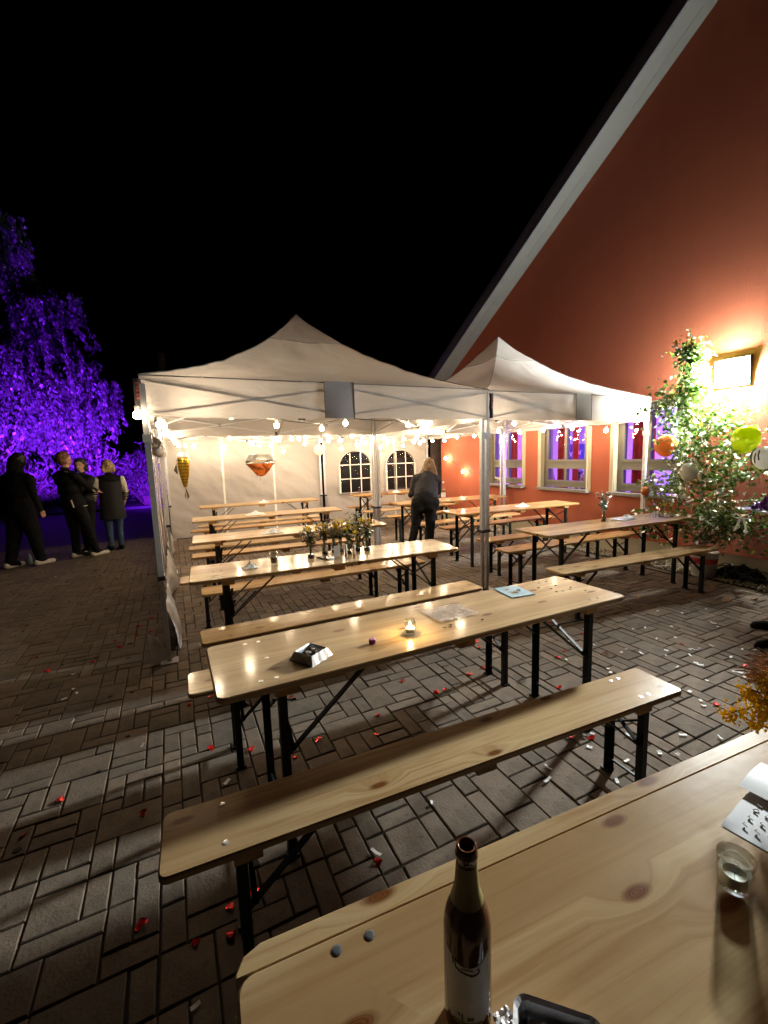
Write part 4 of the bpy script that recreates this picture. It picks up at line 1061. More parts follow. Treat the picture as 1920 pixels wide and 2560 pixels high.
# tall clear bottle and bits on the tables behind the woman
wb = thing('water_bottle', 'tall clear glass bottle on the table right of the bending woman', 'bottle', (4.35, 6.60, .77))
b = MB(); b.lathe([(.001, 0), (.038, 0), (.04, .01), (.04, .17), (.03, .21), (.016, .25), (.014, .30), (.016, .305)], 20, cap=False); b.build('glass_body', GLASS, wb, smooth=True)
b = MB(); b.lathe([(.0405, .05), (.0405, .13)], 20, cap=False); b.build('label', PAPER, wb, smooth=True)
b = MB(); b.lathe([(.001, .33), (.0165, .33), (.0165, .304)], 12, cap=False); b.build('cap', PAPER, wb)
crumple('paper_napkin', 'white napkin on the table under the arched windows', 'napkin', (4.45, 8.62, .771), .09, PAPER, 17, .4)
b = MB(); b.lathe([(.001, 0), (.10, 0), (.115, .012), (.11, .016), (.09, .006), (.001, .005)], 22, cap=False); pl = b.build('wooden_plate', plain('brown_board', (.20, .09, .06), .6), smooth=True, loc=(4.15, 8.66, .77)); tag(pl, 'brown plate on the table under the arched windows', 'plate')
sb = thing('small_bottle', 'small clear bottle at the left end of the table under the arched windows', 'bottle', (3.62, 8.75, .77)); b = MB(); b.lathe([(.001, 0), (.026, 0), (.028, .08), (.012, .11), (.011, .15)], 14, cap=False); b.build('glass_body', GLASS, sb, smooth=True); b = MB(); b.lathe([(.001, .162), (.012, .162), (.012, .148)], 10, cap=False); b.build('cap', PAPER, sb)

# ================================================================== BALLOONS AND HANGING DECORATION
def string_to(b, p0, p1): b.tube([p0, Vector(p0).lerp(Vector(p1), .5)+Vector((.01, 0, 0)), p1], .0012, 4)
# gold fish balloon hanging nose up, tail down
GOLD = mat('gold_scale_foil', lambda g, out: (lambda tc: g.bsdf(out, g.ramp(g.math('FRACT', g.math('MULTIPLY', g.n('SeparateXYZ') and tc, 1.0)), [(0, (.55, .34, .03)), (.8, (.62, .42, .06)), (1, (.12, .07, .01))]), .22, .85))(
    (lambda w: w.outputs['Fac'])((lambda w, t: (g.l(t, w.inputs['Vector']), setattr(w, 'bands_direction', 'Z'), w.inputs['Scale'].__setattr__('default_value', 7.0), w.inputs['Distortion'].__setattr__('default_value', 1.5), w)[-1])(g.n('TexWave'), g.n('TexCoord').outputs['Object']))))
fb = thing('fish_balloon', 'gold scaled fish balloon hanging tail down inside the tent side', 'balloon', (.165, 6.85, 1.06))
pr = [(.004, .17), (.028, .19), (.045, .24), (.075, .36), (.094, .48), (.098, .56), (.088, .62), (.06, .655), (.02, .668)]
b = MB(); b.lathe(pr, 24, sx=.86, sy=.62); b.build('fish_body', GOLD, fb, smooth=True)
b = MB(); b.lathe([(.086, .59), (.09, .612), (.075, .648), (.05, .668), (.012, .678)], 20, sx=.88, sy=.66); b.build('fish_head', FOIL, fb, smooth=True)
b = MB()
for sx in (-1, 1):
    b.add([(0, -.012, .19), (0, .012, .19), (sx*.03+.012, .010, .05), (sx*.03+.012, -.010, .05), (sx*.008+.01, 0, .0), (sx*.004, 0, .12)], [(0, 1, 2, 3), (3, 2, 4), (0, 3, 5), (1, 5, 2), (2, 5, 4), (3, 4, 5)])
b.build('tail_fin', plain('dark_olive_foil', (.11, .09, .03), .3, .6), fb)
b = MB(); b.add([(-.09, -.01, .52), (-.128, 0, .42), (-.085, .01, .36), (-.08, -.012, .40)], [(0, 1, 2), (0, 3, 1), (1, 3, 2)]); b.build('fin', plain('dark_olive_foil', (.11, .09, .03), .3, .6), fb)
b = MB(); string_to(b, (0, 0, .67), (0, 0, .9)); b.build('string', CABLED, fb)
# diamond balloon
db = thing('gem_balloon', 'gem shaped silver and copper foil balloon before the plain back wall', 'balloon', (1.66, 9.25, 1.24))
def gem(zs, rs, n=8, off=0): return [(r*math.cos(2*PI*(k+off)/n), .42*r*math.sin(2*PI*(k+off)/n), z) for r, z in zip(rs, zs) for k in range(n)]
def gemmesh(prof, n=8):
    b = MB(); vs = []; fs = []
    for i, (r, z, o) in enumerate(prof): vs += [(r*math.cos(2*PI*(k+o)/n), .42*r*math.sin(2*PI*(k+o)/n), z) for k in range(n)]
    for i in range(len(prof)-1):
        for k in range(n):
            a, c = i*n+k, i*n+(k+1) % n; fs += [(a, c, c+n), (a, c+n, a+n)]
    b.add(vs, fs); return b
b = gemmesh([(.30, .27, 0), (.315, .33, .5), (.22, .45, 0), (.02, .475, 0)]); b.build('silver_crown', plain('holographic_silver_foil', (.72, .74, .70), .14, .95, .25, 9, .2), db)
b = gemmesh([(.298, .268, 0), (.20, .14, .5), (.09, .03, 0), (.02, .0, 0)]); b.build('copper_tip', plain('copper_foil', (.60, .20, .07), .18, .9, .3, 8, .2), db)
b = MB(); string_to(b, (0, 0, .47), (0, 0, .75)); b.tube([(0, 0, 0), (.03, .0, -.07), (-.01, 0, -.12)], .004, 5); b.tube([(-.05, 0, .01), (-.06, .0, -.06), (-.04, 0, -.1)], .004, 5); b.build('ribbon', PAPER, db)
o = MB(); o.lathe([(.001, -.13), (.06, -.115), (.11, -.07), (.13, 0), (.11, .07), (.06, .115), (.001, .13)], 20, sx=1, sy=.35); o = o.build('paper_lantern', fabric('lantern_paper', (.8, .74, .62), .5), smooth=True, loc=(3.03, 9.62, 1.76)); tag(o, 'round pale paper lantern at the seam between the two back walls', 'lantern')
b = MB(); string_to(b, (0, 0, .12), (0, 0, .4)); b.build('string', CABLED, o)

def balloon(label, loc, r, m, tilt=(0, 0, 0), sz=1.12):
    o = thing('balloon', label, 'balloon', loc); o.rotation_euler = tilt
    pr = []
    for k in range(19):
        t = k/18*PI; z = -math.cos(t); rr = math.sin(t)*(1-.13*(1-z)*.5*(1 if z < 0 else .6)); pr.append((max(.001, rr*r), z*r*sz))
    b = MB(); b.lathe(pr, 24); b.build('skin', m, o, smooth=True)
    b = MB(); b.lathe([(.004, -r*sz-.002), (.011, -r*sz-.018), (.008, -r*sz-.02), (.002, -r*sz)], 10); b.build('knot', m, o)
    return o
def rubber(name, col): return mat(name, lambda g, out: (lambda d, t, mx, gl, m2: (d.inputs[0].__setattr__('default_value', col+(1,)), t.inputs[0].__setattr__('default_value', col+(1,)), mx.inputs[0].__setattr__('default_value', .45), g.l(d.outputs[0], mx.inputs[1]), g.l(t.outputs[0], mx.inputs[2]), gl.inputs['Roughness'].__setattr__('default_value', .12), m2.inputs[0].__setattr__('default_value', .06), g.l(mx.outputs[0], m2.inputs[1]), g.l(gl.outputs[0], m2.inputs[2]), g.l(m2.outputs[0], out.inputs[0])))(g.n('BsdfDiffuse'), g.n('BsdfTranslucent'), g.n('MixShader'), g.n('BsdfGlossy'), g.n('MixShader')))
balloon('lime green balloon in the birch below the wall lamp', (5.45, 2.55, 1.645), .13, rubber('lime_rubber', (.50, .56, .02)), (R(14), R(10), 0))
balloon('big orange balloon in the birch beside the tent pole', (5.70, 3.53, 1.605), .14, rubber('orange_rubber', (.56, .22, .07)), (0, R(-8), 0), 1.0)
balloon('small orange balloon low on the tent pole', (5.72, 3.79, 1.01), .055, rubber('orange_rubber', (.56, .22, .07)), (0, R(20), 0))
wbn = balloon('white balloon with grey print in the middle of the birch', (5.50, 3.12, 1.29), .10, rubber('white_rubber', (.70, .68, .62)), (0, R(12), 0))
b = MB()
for k in range(3): b.tube([(-.117+.004*abs(k-1), .02+.012*math.sin(j*1.3), .05-.035*k+.008*j) for j in range(3)], .004, 4)
b.build('print', plain('grey_print', (.2, .2, .2), .6), wbn)
wb2 = balloon('white balloon with dark letters at the right edge', (5.42, 2.36, 1.455), .105, rubber('white_rubber', (.70, .68, .62)))
b = MB()
for y, z0, z1 in ((.05, -.06, .07), (.02, -.05, .05), (-.01, -.02, .08)): b.tube([(-.122, y, z0), (-.127, y+.006, (z0+z1)/2), (-.122, y, z1)], .0065, 4)
b.build('letters', INK, wb2)
def curl(label, loc, L, r, turns, seed):
    b = MB(); n = int(turns*12); 
    def f(u, v):
        a = u*turns*2*PI; rr = r*(.6+.5*math.sin(u*3+seed)); return (rr*math.cos(a), rr*math.sin(a)-.05*u, -L*u+.012*(v-.5))
    b.grid(f, n, 1); return tag(b.build('curling_ribbon', PAPER, smooth=True, loc=loc), label, 'ribbon')
curl('pale curling ribbon hanging in the right half of the birch', (5.40, 2.72, 1.13), .26, .045, 3.2, 1)
curl('short pale curl of ribbon hanging under the printed white balloon', (5.45, 3.18, 1.05), .14, .02, 2.5, 2)
b = MB()
for s, L in ((-1, .16), (1, .15)): b.grid(lambda u, v, s=s, L=L: (.01*math.sin(u*4), s*(.012+.045*u)+.022*(v-.5), -L*u), 8, 1)
for s in (-1, 1): b.tube([(0, 0, 0), (0, s*.05, .04), (0, s*.075, .0), (0, s*.03, -.01), (0, 0, 0)], .008, 5)
tag(b.build('ribbon_bow', PAPER, loc=(5.38, 2.50, .83)), 'white ribbon bow on a low branch at the right of the birch', 'ribbon')
b = MB(); b.grid(lambda u, v: (.004*math.sin(v*7), .03*(u-.5), .18*(v-.5)), 3, 10); tag(b.build('paper_tag', PAPER, smooth=True, loc=(5.5, 3.43, 1.93)), 'white paper tag hanging high on the left of the birch', 'tag')

# ================================================================== BIRCH IN A BUCKET
BX, BY = 5.86, 3.10
bk = thing('bucket', 'white bucket with a red band holding the birch trunk', 'bucket', (BX-.03, BY-.03, 0))
b = MB(); b.lathe([(.001, .002), (.12, .0), (.125, .006), (.145, .285), (.152, .287), (.152, .305), (.143, .305), (.120, .012), (.001, .012)], 28, cap=False); b.build('shell', plain('white_bucket_plastic', (.66, .64, .61), .35), bk, smooth=True)
b = MB(); b.lathe([(.1374, .165), (.1434, .235)], 28, cap=False); b.build('band', plain('red_bucket_band', (.50, .05, .05), .4), bk, smooth=True)
b = MB(); b.lathe([(.001, .26), (.139, .26)], 20, cap=False); b.build('soil', plain('dark_soil', (.05, .045, .03), .95, 0, .5, 9, .5), bk)
bt = thing('birch_tree', 'young leafy birch hung with balloons below the glaring wall lamp', 'tree', (BX-.03, BY-.03, 0))
rg = random.Random(12)
trunk = [(0, 0, .03), (.0, .01, .45), (-.02, .05, .9), (-.04, .09, 1.4), (-.06, .13, 1.9), (-.07, .18, 2.35), (-.08, .24, 2.75), (-.09, .27, 3.0)]
b = MB(); b.tube(trunk, [.022, .021, .018, .015, .012, .009, .006, .003], 8); b.build('trunk', BARK, bt, smooth=True)
def trunk_at(z):
    for i in range(len(trunk)-1):
        if trunk[i][2] <= z <= trunk[i+1][2]:
            t = (z-trunk[i][2])/(trunk[i+1][2]-trunk[i][2]); return Vector(trunk[i]).lerp(Vector(trunk[i+1]), t)
    return Vector(trunk[-1])
crown = MB(); br = MB()
def leafquad(q, L, tone):
    d = Vector((rg.gauss(0, 1), rg.gauss(0, 1), rg.gauss(-.5, .6))).normalized(); n_ = d.cross(Vector((rg.gauss(0, 1), rg.gauss(0, 1), rg.gauss(0, 1)))).normalized()*L*.40; f = d.cross(n_).normalized()*L*.10
    crown.add([q, q+d*L*.35+n_+f, q+d*L*.7+n_*.55+f, q+d*L, q+d*L*.7-n_*.55+f, q+d*L*.35-n_+f], [(0, 1, 2, 3), (0, 3, 4, 5)]); crown.tone += [tone, tone]
def branch(p0, dirv, L, n, droop):
    pts = [p0]; d = dirv.normalized(); p = p0.copy()
    for k in range(6):
        d = (d+Vector((rg.gauss(0, .10), rg.gauss(0, .10), -droop))).normalized(); p = p+d*L/6
        if p.x > .245: p.x = .245-.02*rg.random()
        pts.append(p.copy())
    br.tube(pts, [.006*(1-.13*i)*max(.6, L) for i in range(7)], 5)
    for k in range(n):
        t = rg.random()**.75*5.99; i = int(t); q = pts[i].lerp(pts[i+1], t-i)+Vector((rg.gauss(0, .055), rg.gauss(0, .055), rg.gauss(-.03, .06)))
        if q.x > .27: q.x = .26
        if (q-Vector((.17, -.02, 2.42))).length < .30 and rg.random() < .6: continue
        leafquad(q, rg.uniform(.042, .072), min(1, max(0, rg.gauss(.42, .24))))
    return pts
for k in range(64):
    z = .42+2.35*rg.random()**1.25; L = (1.10-.25*z)*rg.uniform(.55, 1.15)*(1.0 if z < 2.2 else .62)
    if z < .8: L *= .95
    if z > 1.9: L *= .72
    a = rg.random()*2*PI; q = trunk_at(z); up = .75 if z > 1.2 else .35
    dv = Vector((math.cos(a)*.6-.12, math.sin(a)*1.05-.08, up)); pts = branch(q, dv, L, int(26+40*L*(1.0 if z < 2.1 else .7)), .05)
    for s in range(2):
        i = rg.randint(2, 4); branch(pts[i], Vector((rg.gauss(-.1, .5), rg.gauss(0, .8), rg.gauss(.1, .4))), L*.45, int(12+14*L), .10)
for k in range(60): leafquad(trunk_at(rg.uniform(2.1, 3.0))+Vector((rg.gauss(0, .05), rg.gauss(0, .07), 0)), rg.uniform(.03, .05), rg.gauss(.4, .2))
# low bare stems from the bucket
for a, L in ((.4, .6), (1.3, .75), (2.2, .55), (-2.1, .8), (-1.5, .95), (-1.2, .7)): br.tube([(0, 0, .26), (-.05*math.cos(a), .16*math.sin(a), .5), (-.12*math.cos(a)*L, .42*math.sin(a)*L, .62+.42*L)], [.006, .005, .003], 5)
br.build('branch', TWIG, bt); crown.build('crown', LEAF, bt)

# cable heap by the plinth
rg = random.Random(6); hb = thing('cable_heap', 'black heap of looped cable lying against the pale plinth', 'cable', (6.0, 2.72, 0))
b = MB()
for k in range(16):
    cx, cy, r, z = rg.uniform(-.10, .05), rg.uniform(-.16, .26), rg.uniform(.07, .16), rg.uniform(.012, .10); tl = rg.uniform(-.5, .5); ph_ = rg.random()*6
    b.tube([(cx+r*.6*math.cos(t+ph_), cy+r*math.sin(t+ph_), max(.008, z+.05*math.sin(2*t+ph_)+tl*r*math.cos(t)*.5)) for t in [j*2*PI/18 for j in range(19)]], .0075, 6)
b.build('coil', BLACKP, hb, smooth=True)
b = MB(); b.tube([(-.05, -.05, .02), (0, -.25, .05), (.02, -.42, .13), (.0, -.50, .10), (-.04, -.42, .03), (-.05, -.2, .015)], .008, 6); b.build('loose_loop', BLACKP, hb, smooth=True)
b = MB(); b.grid(lambda u, v: (.16*(u-.5), .52*(v-.45), .16*max(0, 1-(2*u-1)**2)*max(0, 1-(2*v-1)**2)**.5*(1+.5*fbm(u*4, v*5))+.004), 12, 18); b.build('cloth_bag', BLACKC, hb, smooth=True)

# standing bar table at the right edge
bt_ = thing('bar_table', 'light blue round top of a standing table cut off at the right edge', 'table', (4.17, 1.52, 0))
b = MB(); b.lathe([(.001, 1.075), (.24, 1.075), (.33, 1.098), (.335, 1.106), (.33, 1.112), (.001, 1.112)], 40, cap=False); b.build('table_top', plain('light_blue_laminate', (.40, .55, .62), .3, 0, .05), bt_, smooth=False)
b = MB(); b.lathe([(.03, .02), (.03, 1.075)], 14); b.lathe([(.001, 0), (.22, .0), (.22, .012), (.03, .03)], 24); b.build('pedestal', STEEL, bt_)
crumple('purple_scarf', 'purple scarf heaped on the light blue bar table', 'scarf', (4.05, 1.70, 1.113), .16, plain('purple_cloth', (.17, .06, .30), .8), 21, .55)
for k, (x, y, r) in enumerate(((3.36, 1.98, 40), (3.48, 1.80, 20))):
    b = MB(); b.lathe([(.001, 0), (.04, 0), (.043, .02), (.035, .05), (.001, .07)], 14, sx=1, sy=2.6); o = b.build('shoe', BLACKC, smooth=True, loc=(x+1.19-k*.54, y-.10-.02*k, .002)); o.rotation_euler = (0, 0, R(90-r)); tag(o, ['far black shoe tip poking in at the right edge', 'near black shoe tip poking in at the right edge'][k], 'shoe')

# ================================================================== CONFETTI, LEAVES, LITTER
RED = [[3.08,2.9],[3.11,2.57],[2.22,2.89],[2.17,2.79],[2.71,2.4],[2.58,2.35],[2.96,2.21],[1.98,2.5],[1.83,2.47],[2.04,2.34],[2.25,2.03],[1.9,1.62],[1.99,1.56],[3.62,2.03],[2.93,1.42],[3.64,1.6],[1.36,2.62],[1.56,2.38],[1.49,2.38],[1.03,2.33],[0.94,2.17],[0.63,2.28],[0.47,2.2],[0.6,2.8],[0.11,3.08],[-0.02,3.04],[0.07,2.5],[0.27,2.38],[-0.62,2.44],[-0.25,2.16],[-0.72,2.27],[0.39,1.68],[0.06,1.52],[0.15,1.53],[-0.23,1.6],[-0.06,1.45],[0.05,1.42],[-0.72,7.55],[-0.51,7.12],[-0.49,6.76],[-0.81,7.04],[-0.92,6.54],[-1.16,6.38],[-0.41,5.81],[-0.34,5.81],[-0.66,5.71],[-0.31,5.02],[-0.42,4.83],[-0.31,4.6],[-0.42,4.6],[-0.59,4.53],[-0.54,4.35],[-0.26,4.1],[-0.71,4.13],[-1.01,4.12],[-1.16,4.48],[0.61,1.43]]
WHT = [[4.17,2.58],[4.3,2.43],[3.57,2.41],[3.68,2.38],[3.9,2.29],[4.29,2.15],[4.24,2.09],[4.61,2.38],[3.54,2.19],[3.7,2.13],[3.15,2.18],[3.07,2.17],[3.19,2.08],[3.4,2.02],[3.31,1.97],[3.79,1.9],[3.57,1.94],[3.6,1.92],[3.65,1.91],[3.47,1.88],[3.7,1.72],[3.92,1.75],[3.99,1.7],[3.91,1.62],[3.38,1.79],[3.38,1.76],[3.2,1.82],[2.75,2.04],[2.72,2.0],[3.48,1.59],[3.49,1.56],[3.18,1.61],[3.44,1.5],[2.94,1.58],[2.89,1.49],[2.85,1.45],[2.45,1.34],[2.26,1.26],[2.6,1.23],[2.19,1.31],[2.18,1.48],[2.02,1.58],[1.97,1.59],[1.91,1.51],[1.99,1.35],[1.6,1.5],[1.53,1.44],[1.82,1.28],[2.61,2.29],[2.89,2.51],[3.0,2.35],[0.96,1.58],[0.62,1.47],[0.12,2.18],[-0.07,1.26],[-0.76,3.67],[-0.8,3.55],[-0.73,3.59],[-0.81,3.95],[-0.28,2.71],[-0.69,3.19],[-1.63,7.66]]
rg = random.Random(9)
hearts = []
for k in range(4):
    out = []
    for i in range(14):
        t = i/14*2*PI; out.append((.0011*16*math.sin(t)**3, .0011*(13*math.cos(t)-5*math.cos(2*t)-2*math.cos(3*t)-math.cos(4*t))))
    b = MB(); b.prism(out[::-1] if sum(out[i][0]*out[(i+1) % 14][1]-out[(i+1) % 14][0]*out[i][1] for i in range(14)) < 0 else out, 0, .0035)
    b.v = [(x, y, z+.004*math.sin(x*130+k)+.012*abs(x)*k+.004) for x, y, z in b.v]; hearts.append(shared(b, 'foil_heart', REDFOIL))
for u, v in RED:
    o = bpy.data.objects.new('foil_heart', hearts[rg.randint(0, 3)]); COL.objects.link(o); o.location = (u, v, .001); o.rotation_euler = (rg.uniform(-.25, .25), rg.uniform(-.25, .25), rg.random()*6.28); s = rg.uniform(.85, 1.3); o.scale = (s, s, s)
    tag(o, 'small shiny red foil heart lying on the dark paving', 'confetti', 'red foil hearts on the paving')
slips = []
for k in range(4):
    b = MB(); L, w = ((.034, .014), (.026, .018), (.042, .012), (.022, .020))[k]
    b.grid(lambda u, v: ((u-.5)*L, (v-.5)*w+.004*math.sin(u*3)*(k % 2), .003+.006*abs(u-.5)*(k+1)*.6+.002*v), 4, 2); slips.append(shared(b, 'paper_slip', PAPER))
for u, v in WHT:
    o = bpy.data.objects.new('paper_slip', slips[rg.randint(0, 3)]); COL.objects.link(o); o.location = (u, v, .003); o.rotation_euler = (0, 0, rg.random()*6.28); s = rg.uniform(.85, 1.25); o.scale = (s, s, 1)
    tag(o, 'little white paper slip lying on the dark paving', 'confetti', 'white paper slips on the paving')
b = MB(); b.grid(lambda u, v: ((u-.5)*.07*(1-abs(2*v-1)**2*.8), (v-.5)*.085, .006+.022*abs(u-.5)+.012*math.sin(v*5)), 6, 8); LV = shared(b, 'dry_leaf', plain('tan_dry_leaf', (.34, .19, .09), .75, 0, .3, 30), True)
for u, v, lab_ in [(4.38, 2.92, 'curled tan leaf lying alone on the paving before the birch bench'), (5.35, 2.72, 'tan leaf on the paving near the white bucket'), (5.05, 2.42, 'small tan leaf near the bench leg below the birch'), (5.30, 2.30, 'tan leaf on the paving at the right, below the cable heap'), (4.92, 1.90, 'dull leaf beside the black shoe tips')]:
    o = bpy.data.objects.new('dry_leaf', LV); COL.objects.link(o); o.location = (u, v, .003); o.rotation_euler = (0, 0, rg.random()*6); tag(o, lab_, 'leaf')
DB = shared(MB().prism([(.02*math.cos(k*1.05)*rg.uniform(.6, 1.2), .013*math.sin(k*1.05)) for k in range(6)], 0, .006), 'dark_leaf', plain('dark_dead_leaf', (.02, .013, .008), .9))
b = MB()
for k in range(130):
    u, v = rg.uniform(-4, -.3), rg.uniform(2.0, 8.5); a = rg.random()*6; s = rg.uniform(.010, .024); b.prism([(u+s*math.cos(a+j*1.05)*rg.uniform(.5, 1.2), v+s*.7*math.sin(a+j*1.05)) for j in range(6)], .0005, .005)
tag(b.build('leaf_litter', plain('dark_dead_leaf', (.02, .013, .008), .9)), kind='stuff')
# wooden post far behind the tent
b = MB(); b.box((0, 0, 2.3), (.17, .17, 4.6)); tag(b.build('wooden_post', plain('weathered_post', (.03, .025, .03), .8), loc=(.03, 14.0, -.03)), 'dark post rising behind the left tent corner', 'post')

# ================================================================== PEOPLE
def skin_mesh(bones, voxel, smooth_it=6, crease=.006):
    """bones: (p0, r0, p1, r1, material index) -> one continuous surface with a material per face"""
    b = MB()
    for p0, r0, p1, r1, mi in bones:
        p0, p1 = Vector(p0), Vector(p1); d = p1-p0; L = max(d.length, 1e-4); d = d/L; n = 12
        pts = []; rs = []
        for k in range(5): a = PI/2*(1-k/4)*.98; pts.append(p0-d*r0*math.sin(a)); rs.append(max(.0008, r0*math.cos(a)))
        for k in range(1, 5): a = PI/2*(k/4)*.98; pts.append(p1+d*r1*math.sin(a)); rs.append(max(.0008, r1*math.cos(a)))
        pts.insert(5, p1); rs.insert(5, r1); b.tube(pts, rs, n)
    me = b.mesh('tmp'); o = bpy.data.objects.new('tmp', me); COL.objects.link(o)
    md = o.modifiers.new('r', 'REMESH'); md.mode = 'VOXEL'; md.voxel_size = voxel
    sm = o.modifiers.new('s', 'SMOOTH'); sm.iterations = smooth_it; sm.factor = .5
    bpy.context.view_layer.update(); dg = bpy.context.evaluated_depsgraph_get()
    r = bpy.data.meshes.new_from_object(o.evaluated_get(dg)); bpy.data.objects.remove(o); bpy.data.meshes.remove(me)
    nrm = [v_.normal.copy() for v_ in r.vertices]
    for v_, n_ in zip(r.vertices, nrm):                          # cloth creases / strands
        q = v_.co.copy(); v_.co = q+n_*(crease*(fbm(q.x*11, q.y*11, q.z*16+q.x*5)+.6*fbm(q.x*30, q.y*30, q.z*24, 2)))
    B = [(Vector(p0), r0, Vector(p1)-Vector(p0), r1, mi) for p0, r0, p1, r1, mi in bones]; idx = []
    for p in r.polygons:
        c = p.center; best = 9; bi = 0
        for p0, r0, d, r1, mi in B:
            t = max(0, min(1, (c-p0).dot(d)/max(d.length_squared, 1e-8))); q = (c-p0-d*t).length-(r0+(r1-r0)*t)
            if q < best: best = q; bi = mi
        idx.append(bi)
    r.polygons.foreach_set('material_index', idx); r.polygons.foreach_set('use_smooth', [True]*len(idx)); r.update(); return r
def mesh_obj(name, me, mats, parent):
    for x in mats: me.materials.append(x)
    me.name = name; o = bpy.data.objects.new(name, me); COL.objects.link(o); o.parent = parent; return o
def hand(p, d, side, pal, mi, curl=.5):
    """palm + five fingers; p wrist, d pointing down the hand, side = direction of the thumb, pal = palm facing"""
    d, side, pal = Vector(d).normalized(), Vector(side).normalized(), Vector(pal).normalized(); p = Vector(p); o = []
    o.append((p, .024, p+d*.035, .030, mi)); o.append((p+d*.04-side*.018, .018, p+d*.075-side*.024, .015, mi)); o.append((p+d*.04+side*.014, .018, p+d*.08+side*.022, .015, mi))
    for k, L in enumerate((.062, .075, .07, .052)):
        b0 = p+d*.082+side*(.030-.020*k); m1 = b0+d*L*.5+pal*L*.18*curl; m2 = m1+d*L*.35*(1-curl*.5)+pal*L*.4*curl
        o += [(b0-d*.015, .0095, m1, .009, mi), (m1, .009, m2, .0078, mi)]
    t0 = p+d*.025+side*.028; t1 = t0+d*.03+side*.024+pal*.012; o += [(t0, .012, t1, .0105, mi), (t1, .0105, t1+d*.03+pal*.006, .009, mi)]
    return o
def head(c, f, up, mi, hair_mi=None, s=1.0):
    c, f, up = Vector(c), Vector(f).normalized(), Vector(up).normalized(); r = f.cross(up).normalized(); o = []
    o += [(c+f*.0, .075*s, c+up*.045*s-f*.025*s, .085*s, mi), (c-up*.045*s+f*.03*s, .055*s, c-up*.075*s+f*.045*s, .034*s, mi), (c+f*.04*s-up*.02*s, .052*s, c+f*.03*s+up*.05*s, .06*s, mi)]
    o += [(c+f*.085*s+up*.012*s, .010*s, c+f*.108*s-up*.022*s, .013*s, mi)]                       # nose
    for k in (-1, 1):
        o += [(c+r*k*.072*s-f*.01*s+up*.015*s, .012*s, c+r*k*.078*s-f*.018*s-up*.02*s, .010*s, mi)]    # ears
        o += [(c+r*k*.03*s+f*.083*s+up*.026*s, .012*s, c+r*k*.035*s+f*.08*s+up*.03*s, .010*s, mi)]     # brow ridge over the eyes
    o += [(c+f*.086*s-up*.050*s-r*.018*s, .009*s, c+f*.086*s-up*.050*s+r*.018*s, .009*s, mi)]          # lips
    return o

